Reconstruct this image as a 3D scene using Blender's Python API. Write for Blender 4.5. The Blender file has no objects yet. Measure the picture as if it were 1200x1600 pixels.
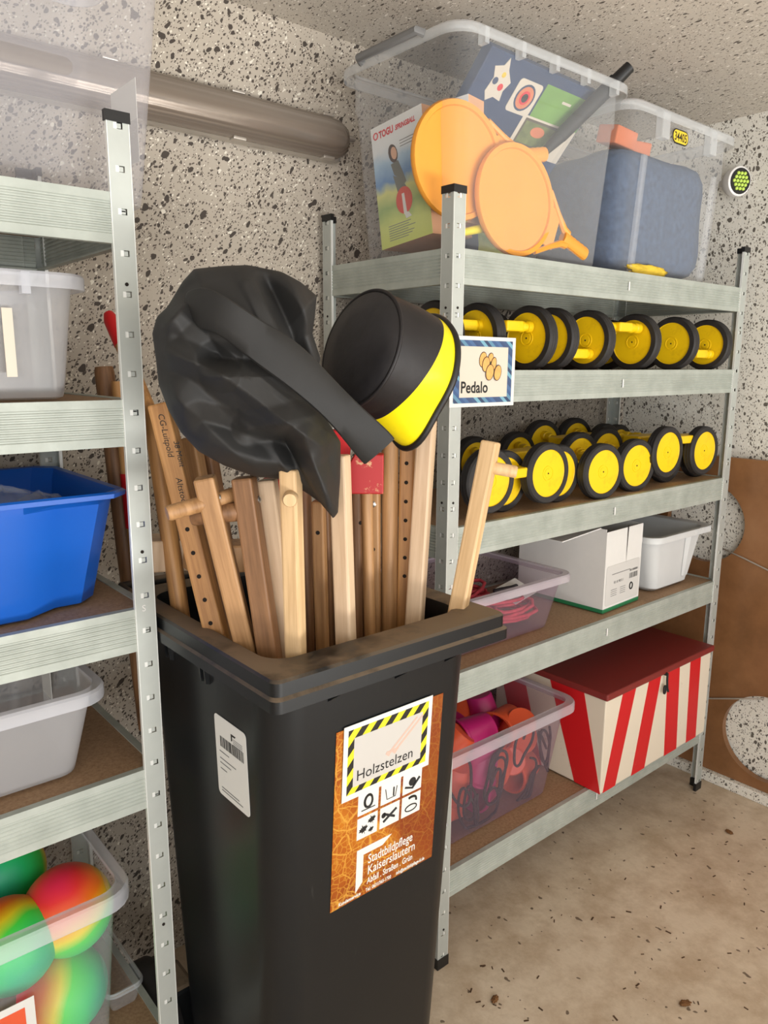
import bpy, math, random
from mathutils import Vector, Matrix, noise
random.seed(7)
C = bpy.context.scene.collection
pi = math.pi

# ------------------------------------------------------------------ camera, world, light, exposure
cam_d = bpy.data.cameras.new('camera')
cam_d.sensor_fit = 'VERTICAL'; cam_d.sensor_height = 24.0
cam_d.lens = 1190.63 / 1600.0 * 24.0
cam_d.clip_start = 0.02
cam = bpy.data.objects.new('camera', cam_d); C.objects.link(cam)
cam.location = (-1.1460, -1.1457, 1.4563)
cam.rotation_mode = 'XYZ'
cam.rotation_euler = (1.3783, -0.0049, -0.7001)
bpy.context.scene.camera = cam

w = bpy.data.worlds.new('world'); bpy.context.scene.world = w; w.use_nodes = True
bg = w.node_tree.nodes['Background']
bg.inputs[0].default_value = (0.86, 0.93, 1.0, 1); bg.inputs[1].default_value = 1.2

def area(name, loc, rot, sx, sy, power, col):
    l = bpy.data.lights.new(name, 'AREA'); l.shape = 'RECTANGLE'; l.size = sx; l.size_y = sy
    l.energy = power; l.color = col
    o = bpy.data.objects.new(name, l); C.objects.link(o); o.location = loc; o.rotation_euler = rot
    return o
# daylight through the open garage door behind the camera
area('door_daylight', (-2.9, -3.5, 1.30), (pi/2, 0, -0.72), 3.2, 2.1, 112, (1.0, 0.985, 0.965))
# sunlit driveway outside the door, throwing light up at the ceiling
area('driveway_bounce', (0.2, -4.2, 0.03), (pi, 0, 0), 3.6, 1.8, 600, (1.0, 0.975, 0.93))

vs = bpy.context.scene.view_settings
vs.view_transform = 'Standard'; vs.look = 'None'; vs.gamma = 1.0; vs.use_curve_mapping = False
vs.exposure = -0.45
cy = bpy.context.scene.cycles
cy.max_bounces = 9; cy.transparent_max_bounces = 24; cy.diffuse_bounces = 3; cy.glossy_bounces = 4

# ------------------------------------------------------------------ materials
def srgb(r, g, b):
    f = lambda c: (c/255/12.92 if c/255 <= .04045 else ((c/255+.055)/1.055)**2.4)
    return (f(r), f(g), f(b), 1)

class NT:
    def __init__(s, name):
        s.m = bpy.data.materials.new(name); s.m.use_nodes = True
        s.t = s.m.node_tree; s.b = s.t.nodes['Principled BSDF']; s.out = s.t.nodes['Material Output']
    def n(s, typ, **kw):
        o = s.t.nodes.new(typ)
        for k, v in kw.items(): setattr(o, k, v)
        return o
    def l(s, a, b): s.t.links.new(a, b)
    def coords(s, kind='Object'): return s.n('ShaderNodeTexCoord').outputs[kind]
    def mapping(s, src, scale=(1,1,1), rot=(0,0,0), loc=(0,0,0)):
        m = s.n('ShaderNodeMapping'); s.l(src, m.inputs[0])
        m.inputs['Scale'].default_value = scale; m.inputs['Rotation'].default_value = rot; m.inputs['Location'].default_value = loc
        return m.outputs[0]
    def noise(s, vec, scale=5, detail=3, rough=.5):
        o = s.n('ShaderNodeTexNoise'); s.l(vec, o.inputs['Vector'])
        o.inputs['Scale'].default_value = scale; o.inputs['Detail'].default_value = detail; o.inputs['Roughness'].default_value = rough
        return o
    def ramp(s, fac, stops, interp='LINEAR'):
        r = s.n('ShaderNodeValToRGB'); s.l(fac, r.inputs[0]); r.color_ramp.interpolation = interp
        e = r.color_ramp.elements
        while len(e) < len(stops): e.new(.5)
        for i, (p, c) in enumerate(stops): e[i].position = p; e[i].color = c
        return r.outputs[0]
    def math(s, op, a, b=None):
        o = s.n('ShaderNodeMath', operation=op)
        for i, x in enumerate((a, b)):
            if x is None: continue
            if isinstance(x, (int, float)): o.inputs[i].default_value = x
            else: s.l(x, o.inputs[i])
        return o.outputs[0]
    def mix(s, fac, a, b, blend='MIX'):
        o = s.n('ShaderNodeMix', data_type='RGBA', blend_type=blend)
        for i, x in ((0, fac), (6, a), (7, b)):
            if isinstance(x, (int, float)): o.inputs[i].default_value = x
            elif isinstance(x, tuple): o.inputs[i].default_value = x
            else: s.l(x, o.inputs[i])
        return o.outputs[2]
    def bump(s, h, strength=.3, dist=.01):
        b = s.n('ShaderNodeBump'); s.l(h, b.inputs['Height'])
        b.inputs['Strength'].default_value = strength; b.inputs['Distance'].default_value = dist
        s.l(b.outputs[0], s.b.inputs['Normal'])
    def base(s, c):
        if isinstance(c, tuple): s.b.inputs['Base Color'].default_value = c
        else: s.l(c, s.b.inputs['Base Color'])
    def set(s, rough=.5, metal=0, spec=None, coat=0):
        s.b.inputs['Roughness'].default_value = rough; s.b.inputs['Metallic'].default_value = metal
        if spec is not None: s.b.inputs['Specular IOR Level'].default_value = spec
        s.b.inputs['Coat Weight'].default_value = coat
        return s.m

def plain(name, rgb, rough=.5, metal=0, var=.0, scale=30, bump=0, spec=None, coat=0):
    n = NT(name); c = srgb(*rgb)
    if var or bump:
        nz = n.noise(n.coords(), scale, 4, .6)
        if var:
            n.base(n.ramp(nz.outputs[0], [(.3, tuple(x*(1-var) for x in c[:3])+(1,)), (.7, tuple(min(1, x*(1+var)) for x in c[:3])+(1,))]))
        else: n.base(c)
        if bump: n.bump(nz.outputs[0], bump, .004)
    else: n.base(c)
    return n.set(rough, metal, spec, coat)

def terrazzo(name, base, dark, white, sc=1.0, thr_d=.42, thr_w=.3, rough=.75, stretch=(1,1,1), rot=(0,0,0)):
    n = NT(name); co = n.mapping(n.mapping(n.coords(), rot=rot), stretch)
    nz = n.noise(co, 40*sc, 2)
    wob = n.n('ShaderNodeVectorMath', operation='MULTIPLY_ADD'); n.l(nz.outputs['Color'], wob.inputs[0])
    wob.inputs[1].default_value = (.016/sc,)*3; n.l(co, wob.inputs[2]); v = wob.outputs[0]
    col = n.ramp(n.noise(co, 2.5, 3).outputs[0], [(.3, tuple(x*.93 for x in base[:3])+(1,)), (.7, tuple(min(1, x*1.05) for x in base[:3])+(1,))])
    def flakes(scale, offset, density, size, colour, col):
        vo = n.n('ShaderNodeTexVoronoi', feature='F1'); n.l(n.mapping(v, loc=(offset, offset*.7, offset*1.3)), vo.inputs['Vector'])
        vo.inputs['Scale'].default_value = scale*sc
        sep = n.n('ShaderNodeSeparateColor'); n.l(vo.outputs['Color'], sep.inputs[0])
        keep = n.math('GREATER_THAN', sep.outputs[0], 1-density)
        lim = n.math('MULTIPLY_ADD', sep.outputs[1], size*.75); n.t.nodes[-1].inputs[2].default_value = size*.25
        inside = n.math('LESS_THAN', vo.outputs['Distance'], lim)
        return n.mix(n.math('MULTIPLY', keep, inside), col, colour)
    soft = tuple(x*1.7 for x in dark[:3])+(1,)
    col = flakes(260, 4.4, thr_d*1.15, .50, soft, col)
    col = flakes(230, 9.1, thr_w*.8, .42, white, col)
    col = flakes(150, 5.3, thr_d*.75, .46, tuple(x*1.2 for x in dark[:3])+(1,), col)
    col = flakes(100, 1.3, thr_w*.7, .38, white, col)
    col = flakes(62, 7.7, thr_w*.30, .30, white, col)
    col = flakes(84, 2.1, thr_d*.62, .42, dark, col)
    col = flakes(52, 3.1, thr_d*.30, .34, dark, col)
    n.base(col)
    n.bump(n.noise(co, 120, 3).outputs[0], .25, .003)
    return n.set(rough)

M = {}
M['wall'] = terrazzo('speckled_wall_paint', srgb(182,172,158), srgb(70,62,56), srgb(226,220,206), 1.0, .52, .32, stretch=(1,1,.62), rot=(0,-.75,0))
M['wall_r'] = terrazzo('speckled_side_wall_paint', srgb(230,226,216), srgb(100,94,86), srgb(240,238,230), 1.0, .4, .34, stretch=(1,1,.7))
M['ceil'] = terrazzo('speckled_ceiling_paint', srgb(196,188,176), srgb(88,80,72), srgb(232,226,216), 1.3, .26, .2, stretch=(1,.5,1), rot=(0,0,.25))

n = NT('concrete_floor'); co = n.coords()
c1 = n.ramp(n.noise(co, 2.2, 6, .6).outputs[0], [(.28, srgb(190,170,148)), (.5, srgb(214,197,174)), (.75, srgb(224,208,186))])
c2 = n.ramp(n.noise(n.mapping(co, (1,1,1), loc=(3,1,0)), 7, 5, .7).outputs[0], [(.36, srgb(196,178,158)), (.58, (1,1,1,1))])
c3 = n.mix(.55, c1, c2, 'MULTIPLY')
nz2 = n.noise(co, 30, 2); vo = n.n('ShaderNodeTexVoronoi'); vo.inputs['Scale'].default_value = 52
wv = n.n('ShaderNodeVectorMath', operation='MULTIPLY_ADD'); n.l(nz2.outputs['Color'], wv.inputs[0]); wv.inputs[1].default_value = (.03,.03,.03); n.l(n.mapping(co,(1,.6,1),(0,0,.6)), wv.inputs[2]); n.l(wv.outputs[0], vo.inputs['Vector'])
sp = n.n('ShaderNodeSeparateColor'); n.l(vo.outputs['Color'], sp.inputs[0])
spot = n.math('MULTIPLY', n.math('GREATER_THAN', sp.outputs[0], .5), n.math('LESS_THAN', vo.outputs['Distance'], n.math('MULTIPLY', sp.outputs[1], .24)))
patch = n.math('GREATER_THAN', n.noise(co, 3, 2).outputs[0], .42)
n.base(n.mix(n.math('MULTIPLY', n.math('MULTIPLY', spot, patch), .8), c3, srgb(78,60,46)))
n.bump(n.noise(co, 60, 4).outputs[0], .25, .004)
M['floor'] = n.set(.6)

n = NT('galvanised_steel'); co = n.coords()
gz = n.noise(co, 14, 4, .6)
n.base(n.ramp(gz.outputs[0], [(.3, srgb(164,170,162)), (.7, srgb(186,192,184))]))
n.l(n.ramp(n.noise(co, 40, 3).outputs[0], [(.3, (.5,)*3+(1,)), (.7, (.62,)*3+(1,))]), n.b.inputs['Roughness'])
n.b.inputs['Metallic'].default_value = .25
M['steel'] = n.m
M['steel_post'] = plain('galvanised_post_steel', (188,193,188), .42, .3, .06, 12)
M['steel_edge_hole_light'] = plain('bright_steel_edge_hole_light', (240,242,238), .3, .2)  # flange edges, also the painted light in the post holes
M['blackpl'] = plain('black_cap_plastic', (24,24,25), .45)
n = NT('chipboard'); co = n.coords()
n.base(n.ramp(n.noise(co, 160, 4, .7).outputs[0], [(.3, srgb(138,108,80)), (.7, srgb(172,140,108))]))
M['board'] = n.set(.75)

def clear(name, opac, tint=(235,238,242), rough=.12, spec=.5, through=(.985,.985,.985)):
    n = NT(name); n.base(srgb(*tint)); n.set(rough, 0, spec)
    tr = n.n('ShaderNodeBsdfTransparent'); tr.inputs[0].default_value = tuple(through)+(1,)
    lw = n.n('ShaderNodeLayerWeight'); lw.inputs[0].default_value = .25
    f = n.math('MULTIPLY_ADD', lw.outputs['Facing'], .22); n.t.nodes[-1].inputs[2].default_value = opac
    mx = n.n('ShaderNodeMixShader'); n.l(f, mx.inputs[0]); n.l(tr.outputs[0], mx.inputs[1]); n.l(n.b.outputs[0], mx.inputs[2])
    n.l(mx.outputs[0], n.out.inputs[0]); return n.m
M['clear'] = clear('clear_plastic', .09)
M['clear_thin'] = clear('thin_clear_plastic', .04)
M['milky'] = clear('milky_plastic', .20, (216,214,220), .3)
M['milky_dense'] = clear('milky_plastic_thick', .30, (232,232,235), .3)
M['milky2'] = clear('milky_plastic_denser', .42, (226,228,236), .25)
M['rim_clear'] = clear('clear_plastic_rim', .30, (226,230,232), .2)
M['clear_dim'] = clear('shade_dimmed_clear_plastic', .10, (196,176,190), .12, .5, (.84,.78,.82))  # clear plastic with a darker tint that paints in the lower shelves' shade
M['rim_dim'] = clear('clear_plastic_rim_mauve', .5, (206,196,204), .25)
M['film'] = clear('plastic_film', .12, (225,230,240), .1, .8)

def wood(name, a, b, sc=1.0, rough=.5):
    n = NT(name); co = n.coords(); oi = n.n('ShaderNodeObjectInfo')
    ad = n.n('ShaderNodeVectorMath', operation='ADD'); n.l(n.mapping(co, (55*sc, 55*sc, 3.2*sc)), ad.inputs[0])
    rv = n.n('ShaderNodeCombineXYZ'); n.l(n.math('MULTIPLY', oi.outputs['Random'], 40), rv.inputs[2]); n.l(rv.outputs[0], ad.inputs[1])
    g = n.noise(ad.outputs[0], 1.6, 5, .6)
    n.base(n.ramp(g.outputs[0], [(.28, srgb(*a)), (.62, srgb(*b))]))
    n.bump(g.outputs[0], .12, .002)
    return n.set(rough)
M['beech'] = wood('light_beech', (196,158,112), (226,192,146))
M['pale'] = wood('pale_beech', (200,168,134), (224,196,164))
M['oakw'] = wood('aged_wood', (140,100,60), (186,142,96))
M['brownw'] = wood('dark_aged_wood', (104,72,46), (152,110,74))
M['honey'] = wood('honey_wood', (150,102,56), (204,152,94))
M['steelscrew'] = plain('screw_steel', (190,190,186), .3, .9)
M['hole'] = plain('drilled_hole', (30,22,16), .9)

def dusty(name, base, dust, z_lo, rough):
    n = NT(name); co = n.coords(); geo = n.n('ShaderNodeNewGeometry')
    sep = n.n('ShaderNodeSeparateXYZ'); n.l(geo.outputs['Normal'], sep.inputs[0])
    up = n.ramp(sep.outputs[2], [(.6, (0,0,0,1)), (.95, (1,1,1,1))])
    pat = n.ramp(n.noise(co, 9, 6, .65).outputs[0], [(.33, (0,0,0,1)), (.52, (1,1,1,1))])
    scr = n.ramp(n.noise(n.mapping(co, (60,60,9)), 1.5, 4, .7).outputs[0], [(.66, (0,0,0,1)), (.74, (.35,.35,.35,1))])
    f = n.math('MULTIPLY', n.math('MULTIPLY', up, pat), .85)
    col = n.mix(f, base, dust); n.base(n.mix(n.math('MULTIPLY', scr, .35), col, srgb(96,94,90)))
    n.b.inputs['Specular IOR Level'].default_value = .35
    n.l(n.math('MULTIPLY_ADD', f, .4), n.b.inputs['Roughness']); n.t.nodes[-1].inputs[2].default_value = rough
    n.bump(n.noise(co, 260, 2).outputs[0], .06, .001)
    return n.m
M['bin'] = dusty('black_bin_plastic', srgb(21,23,25), srgb(134,116,96), 1, .36)
M['rubber'] = plain('black_rubber', (38,36,36), .62, 0, .25, 40)
n = NT('worn_yellow_paint'); co = n.coords()
n.base(n.mix(n.ramp(n.noise(co, 22, 5, .7).outputs[0], [(.56, (0,0,0,1)), (.72, (.5,.5,.5,1))]), srgb(246,204,16), srgb(206,160,20)))
M['yellow'] = n.set(.42)
n = NT('black_nylon'); co = n.coords()
g = n.noise(co, 900, 2); g2 = n.noise(co, 7, 4, .6)
n.base(n.ramp(g2.outputs[0], [(.3, srgb(30,30,30)), (.7, srgb(40,39,38))]))
n.bump(n.math('ADD', n.math('MULTIPLY', g.outputs[0], .08), n.noise(co, 30, 4).outputs[0]), .12, .006)
M['nylon'] = n.set(.64, 0, .5)
M['leather'] = plain('black_leatherette', (40,38,40), .5, 0, .3, 24, .25)
M['leather_side'] = plain('black_satin_side', (24,21,23), .55, 0, .2, 24, .3)
M['vinyl'] = plain('yellow_vinyl', (244,226,22), .35, 0, .05, 20, .3)
M['white'] = plain('white_card', (224,222,218), .7, 0, .02, 20)
M['paper'] = plain('white_paper', (222,221,216), .6)
M['cream'] = plain('cream_paper', (214,204,188), .6)
M['ink'] = plain('black_ink', (20,20,20), .6)
M['greyink'] = plain('grey_ink', (120,120,120), .6)
M['redink'] = plain('red_ink', (216,40,52), .6)
M['greenink'] = plain('green_ink', (40,126,80), .6)
M['tub'] = plain('light_grey_plastic', (206,208,208), .4, 0, .03, 10)
M['blue'] = plain('blue_plastic', (20,92,190), .28, 0, .04, 5)
M['orange'] = plain('orange_plastic', (226,92,54), .4)
M['magenta'] = plain('magenta_plastic', (190,32,112), .4)
M['pinkrope'] = plain('pink_rope', (206,70,84), .7, 0, .2, 60)
M['cord'] = plain('black_cord', (34,28,32), .7)
M['greycord'] = plain('grey_elastic_cord', (160,150,138), .6)
M['paddle'] = plain('amber_plastic', (236,158,58), .4, 0, .04, 12)
M['navy'] = plain('navy_print', (40,62,98), .6, 0, .1, 9)
M['green'] = plain('green_print', (112,158,72), .6, 0, .12, 20)
M['navycloth'] = plain('navy_foam_cloth', (66,84,112), .9, 0, .25, 60, .5)
M['orangebrick'] = plain('terracotta_foam', (214,124,84), .8, 0, .08, 20)
M['yellowcloth'] = plain('yellow_cloth', (226,192,60), .8, 0, .2, 20, .3)
M['card_brown'] = plain('kraft_card', (214,160,118), .8, 0, .06, 40)
M['lampsteel'] = plain('brushed_lamp_tray', (190,184,176), .35, .7, .08, 6)
M['leds'] = plain('lime_led_lens', (196,226,96), .3)
M['whitepl'] = plain('white_plastic', (232,230,228), .35)
n = NT('ribbed_lamp_cover'); co = n.coords()
w1 = n.n('ShaderNodeTexWave', wave_type='BANDS', bands_direction='Y'); n.l(n.mapping(co, (1,1,1)), w1.inputs['Vector']); w1.inputs['Scale'].default_value = 55; w1.inputs['Distortion'].default_value = .3
n.base(n.ramp(n.noise(n.mapping(co, (.6,30,30)), 1, 3).outputs[0], [(.3, srgb(116,102,90)), (.7, srgb(158,148,138))])); n.bump(w1.outputs[0], .3, .002)
M['lampcover'] = n.set(.22, .35)
n = NT('brown_board_paint'); co = n.coords()
n.base(n.ramp(n.noise(co, 4, 6, .65).outputs[0], [(.3, srgb(120,82,50)), (.55, srgb(146,102,66)), (.8, srgb(160,116,78))]))
n.bump(n.noise(co, 50, 3).outputs[0], .12, .003)
M['brownboard'] = n.set(.38)
def worn(name, paint, under, sc=14, lo=.60, rough=.5):
    n = NT(name); co = n.coords()
    n.base(n.mix(n.ramp(n.noise(co, sc, 8, .75).outputs[0], [(lo, (0,0,0,1)), (lo+.06, (1,1,1,1))]), srgb(*paint), srgb(*under)))
    return n.set(rough)
M['redchip'] = worn('chipped_red_paint', (170,24,28), (206,158,116), 34, .585)
M['redpaint'] = worn('red_chest_paint', (206,24,30), (196,120,104), 9, .68)
M['redlid'] = worn('shaded_red_lid_paint', (128,44,40), (112,52,46), 8, .6, .45)  # lid red darkened, the shade under the shelf above is in the colour
M['creampaint'] = worn('cream_chest_paint', (228,216,196), (196,176,150), 8, .62)
n = NT('autumn_leaf_print'); co = n.coords()
wob = n.n('ShaderNodeVectorMath', operation='MULTIPLY_ADD'); n.l(n.noise(co, 30, 3).outputs['Color'], wob.inputs[0]); wob.inputs[1].default_value = (.012,)*3; n.l(co, wob.inputs[2])
def veins(sc, w):
    vo = n.n('ShaderNodeTexVoronoi', feature='DISTANCE_TO_EDGE'); n.l(wob.outputs[0], vo.inputs['Vector']); vo.inputs['Scale'].default_value = sc
    return n.ramp(vo.outputs['Distance'], [(0, (1,1,1,1)), (w, (0,0,0,1))])
gc = n.ramp(n.noise(co, 9, 3).outputs[0], [(.32, srgb(124,46,6)), (.5, srgb(168,86,8)), (.70, srgb(196,120,18))])
gc = n.mix(n.math('MULTIPLY', veins(95, .10), .75), gc, srgb(204,146,50)); gc = n.mix(n.math('MULTIPLY', veins(26, .035), .9), gc, srgb(216,160,62))
gx = n.n('ShaderNodeSeparateXYZ'); n.l(co, gx.inputs[0])
edge = n.ramp(n.math('ADD', n.math('MULTIPLY', gx.outputs[0], 3.2), n.noise(co, 14, 3).outputs[0]), [(.85, (0,0,0,1)), (1.15, (.7,.7,.7,1))])
n.base(n.mix(edge, gc, srgb(118,40,8)))
M['leafprint'] = n.set(.35)
def stripes(name, cols, period, angle, rough=.5):
    n = NT(name); gx = n.n('ShaderNodeSeparateXYZ'); n.l(n.mapping(n.coords(), rot=(0,0,angle)), gx.inputs[0])
    fr = n.math('FRACT', n.math('MULTIPLY', gx.outputs[0], 1/period))
    n.base(n.ramp(fr, [(i/len(cols), srgb(*c)) for i, c in enumerate(cols)], 'CONSTANT')); return n.set(rough)
M['hazard'] = stripes('hazard_border_print', [(240,226,40), (24,22,20)], .0225, math.radians(42))
M['bluestripe'] = stripes('blue_striped_border_print', [(60,84,122), (118,168,188), (48,66,98), (96,140,166), (60,88,132), (72,104,146), (58,78,116)], .052, math.radians(-52))
n = NT('neon_ball_print'); co = n.coords('Generated')
gx = n.n('ShaderNodeSeparateXYZ'); n.l(n.coords(), gx.inputs[0])
t = n.math('ADD', n.math('MULTIPLY', gx.outputs[0], 6.2), n.math('MULTIPLY_ADD', n.noise(n.coords(), 9, 2).outputs[0], .55)); n.t.nodes[-1].inputs[2].default_value = .22
t = n.math('ADD', n.math('MULTIPLY', gx.outputs[0], 5.6), n.math('ADD', n.math('MULTIPLY', n.noise(n.coords(), 10, 2).outputs[0], .24), .52))
n.base(n.ramp(t, [(.05, srgb(250,20,130)), (.25, srgb(255,60,60)), (.42, srgb(255,128,20)), (.56, srgb(240,220,40)), (.68, srgb(70,224,70)), (.9, srgb(40,212,120)), (1, srgb(40,190,140))]))
M['neon'] = n.set(.45)

# ------------------------------------------------------------------ geometry helpers
class MB:
    def __init__(s): s.v = []; s.f = []; s.mi = []
    def add(s, vs, fs, mi=0, mat=None):
        k = len(s.v)
        s.v += [tuple(mat @ Vector(p)) if mat else tuple(p) for p in vs]
        s.f += [tuple(i+k for i in f) for f in fs]; s.mi += [mi]*len(fs); return s
    def box(s, lo, hi, mi=0, mat=None):
        x0,y0,z0 = lo; x1,y1,z1 = hi
        return s.add([(x0,y0,z0),(x1,y0,z0),(x1,y1,z0),(x0,y1,z0),(x0,y0,z1),(x1,y0,z1),(x1,y1,z1),(x0,y1,z1)],
            [(0,3,2,1),(4,5,6,7),(0,1,5,4),(1,2,6,5),(2,3,7,6),(3,0,4,7)], mi, mat)
    def loft(s, rings, cap0=True, cap1=True, mi=0, mat=None, closed=True):
        n = len(rings[0]); vs = [p for r in rings for p in r]; fs = []
        for a in range(len(rings)-1):
            for i in range(n if closed else n-1):
                j = (i+1) % n
                fs.append((a*n+i, a*n+j, (a+1)*n+j, (a+1)*n+i))
        if cap0: fs.append(tuple(reversed(range(n))))
        if cap1: fs.append(tuple(range((len(rings)-1)*n, len(rings)*n)))
        return s.add(vs, fs, mi, mat)
    def lathe(s, prof, n=24, mi=0, mat=None, cap=True):
        return s.loft([[(r*math.cos(2*pi*i/n), r*math.sin(2*pi*i/n), z) for i in range(n)] for r, z in prof], cap, cap, mi, mat)
    def tube(s, path, r, n=8, mi=0, cap=True):
        P = [Vector(p) for p in path]; rings = []; up = None
        for i, p in enumerate(P):
            t = (P[min(i+1, len(P)-1)] - P[max(i-1, 0)]).normalized()
            if up is None: up = Vector((0,0,1)) if abs(t.z) < .9 else Vector((1,0,0))
            a = t.cross(up); a = a.normalized() if a.length > 1e-6 else t.orthogonal().normalized()
            b = a.cross(t).normalized(); up = b
            rr = r[i] if isinstance(r, (list, tuple)) else r
            rings.append([p + (a*math.cos(2*pi*k/n) + b*math.sin(2*pi*k/n))*rr for k in range(n)])
        return s.loft(rings, cap, cap, mi)
    def build(s, name, mat, parent=None, smooth=0, bevel=0, solid=0, sub=0, loc=None, mw=None, wn=False):
        me = bpy.data.meshes.new(name); me.from_pydata(s.v, [], s.f)
        for m in (mat if isinstance(mat, (list, tuple)) else [mat]): me.materials.append(M[m] if isinstance(m, str) else m)
        if any(s.mi): me.polygons.foreach_set('material_index', s.mi)
        me.update()
        return link(name, me, parent, smooth, bevel, solid, sub, loc, mw)
def link(name, me, parent=None, smooth=0, bevel=0, solid=0, sub=0, loc=None, mw=None):
    o = bpy.data.objects.new(name, me); C.objects.link(o)
    if parent: o.parent = parent
    if mw is not None: o.matrix_local = mw
    if loc is not None: o.location = loc
    if solid:
        m = o.modifiers.new('solid', 'SOLIDIFY'); m.thickness = solid; m.offset = -1
    if bevel:
        m = o.modifiers.new('bevel', 'BEVEL'); m.width = bevel; m.segments = 2; m.limit_method = 'ANGLE'; m.angle_limit = math.radians(40)
    if sub:
        m = o.modifiers.new('sub', 'SUBSURF'); m.levels = sub; m.render_levels = sub
    if smooth:
        me.polygons.foreach_set('use_smooth', [True]*len(me.polygons))
        if smooth > 1: me.set_sharp_from_angle(angle=math.radians(smooth))
    return o
def thing(name, label, cat, loc=(0,0,0), rz=0, group=None, mw=None):
    o = bpy.data.objects.new(name, None); C.objects.link(o); o.empty_display_size = .05
    o.location = loc; o.rotation_euler = (0,0,rz)
    if mw is not None: o.matrix_world = mw
    return tag(o, label, cat, group)
def tag(o, label, cat, group=None):
    o['label'] = label; o['category'] = cat
    if group: o['group'] = group
    return o
def struct(o): o['kind'] = 'structure'; return o
def frame(o, x, y):          # local frame: x right, y up, z outward
    x = Vector(x).normalized(); y = Vector(y); y = (y - x*y.dot(x)).normalized(); z = x.cross(y)
    m = Matrix((x, y, z)).transposed().to_4x4(); m.translation = Vector(o); return m
def along(p, d, roll=0):     # local frame: z along d
    q = Vector(d).to_track_quat('Z', 'Y').to_matrix().to_4x4(); q = q @ Matrix.Rotation(roll, 4, 'Z'); q.translation = Vector(p); return q
def rrect(x0, x1, y0, y1, r, z, n=5):
    pts = []
    for cx, cy_, a0 in ((x1-r, y1-r, 0), (x0+r, y1-r, pi/2), (x0+r, y0+r, pi), (x1-r, y0+r, 1.5*pi)):
        for i in range(n+1):
            a = a0 + pi/2*i/n; pts.append((cx+r*math.cos(a), cy_+r*math.sin(a), z))
    return pts
def text(body, size, x, y, mat, parent, name='lettering', z=.0006, rot=0, bold=0, sx=1, align='LEFT', space=1.0, shear=0):
    cu = bpy.data.curves.new(name, 'FONT'); cu.body = body; cu.size = size; cu.offset = bold; cu.align_x = align; cu.space_character = space; cu.shear = shear
    cu.resolution_u = 3
    cu.materials.append(M[mat])
    tmp = bpy.data.objects.new(name, cu); C.objects.link(tmp)
    me = bpy.data.meshes.new_from_object(tmp); me.name = name
    bpy.data.objects.remove(tmp); bpy.data.curves.remove(cu)
    o = bpy.data.objects.new(name, me); C.objects.link(o); o.parent = parent
    o.location = (x, y, z); o.rotation_euler = (0,0,rot); o.scale = (sx,1,1); return o
def quad(name, x0, x1, y0, y1, mat, parent, z=.0003, th=.0002):
    return MB().box((x0,y0,z-th), (x1,y1,z)).build(name, mat, parent)
def polyplate(pts, z0, z1, mb=None, mi=0):
    mb = mb or MB(); return mb.loft([[(x,y,z0) for x,y in pts], [(x,y,z1) for x,y in pts]], mi=mi)
def disc(cx, cy_, rx, ry=None, n=20, rot=0):
    ry = ry or rx; c, s = math.cos(rot), math.sin(rot)
    return [(cx + rx*math.cos(2*pi*i/n)*c - ry*math.sin(2*pi*i/n)*s, cy_ + rx*math.cos(2*pi*i/n)*s + ry*math.sin(2*pi*i/n)*c) for i in range(n)]

# ------------------------------------------------------------------ the room
WB, WR, CE = .475, 1.392, 2.226
struct(MB().box((-4.3, WB, -.1), (WR+.2, WB+.2, CE+.1)).build('wall_back', 'wall'))
struct(MB().box((WR, -3.2, -.1), (WR+.2, WB, CE+.1)).build('wall_right', 'wall_r'))
struct(MB().box((-4.5, -3.2, -.1), (-4.3, WB+.2, CE+.1)).build('wall_left', 'wall'))
struct(MB().box((-4.5, -3.4, -.15), (WR+.2, WB+.2, 0)).build('floor', 'floor'))
struct(MB().box((-4.5, -3.2, CE), (WR+.2, WB+.2, CE+.15)).build('ceiling', 'ceil'))
struct(MB().box((1.338, -3.2, 0), (WR, WB, .036)).build('baseboard_right', 'wall_r', bevel=.004))

# ------------------------------------------------------------------ shelving units
FL, PITCH, BH = .034, .0585, .071
def flange(mb, o, u, nrm, H, seam=None):
    # a perforated steel strip: o corner, u along the flange, nrm its outward normal
    o, u, nrm = Vector(o), Vector(u), Vector(nrm); flip = u.cross(Vector((0,0,1))).dot(nrm) < 0
    def q(a0, a1, z0, z1, d=0, mi=0):
        vs = [o + u*a + nrm*d + Vector((0,0,z)) for a, z in ((a0,z0),(a1,z0),(a1,z1),(a0,z1))]
        mb.add(vs, [(0,3,2,1) if flip else (0,1,2,3)], mi)
    z = .03; zp = 0; k = 0
    while z < H - .012:
        q(0, FL, zp, z)
        q(0, .010, z, z+.009); q(.0235, FL, z, z+.009)
        q(.0116, .0180, z+.0012, z+.0078, -.0016); q(.0180, .0235, z, z+.009, -.0010, 1)   # punched tab, then a white patch painted as light showing through the hole
        for zz in (z, z+.009):
            mb.add([o + u*.010 + Vector((0,0,zz)), o + u*.0235 + Vector((0,0,zz)), o + u*.0235 - nrm*.0014 + Vector((0,0,zz)), o + u*.010 - nrm*.0014 + Vector((0,0,zz))], [(0,1,2,3)])
        zp = z + .009; z += PITCH; k += 1
    q(0, FL, zp, H)
    lip = [o + u*FL + Vector((0,0,0)), o + u*FL - nrm*.006, o + u*FL - nrm*.006 + Vector((0,0,H)), o + u*FL + Vector((0,0,H))]
    mb.add(lip, [(0,1,2,3)], 1)
    e = Vector(u*.0012); mb.add([o + nrm*.0005 , o + e + nrm*.0005, o + e + nrm*.0005 + Vector((0,0,H)), o + nrm*.0005 + Vector((0,0,H))], [(0,1,2,3)], 1)
    e0 = o + u*(FL-.0014) + nrm*.0005; mb.add([e0, e0+e, e0+e+Vector((0,0,H)), e0+Vector((0,0,H))], [(0,1,2,3)], 1)
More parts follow.
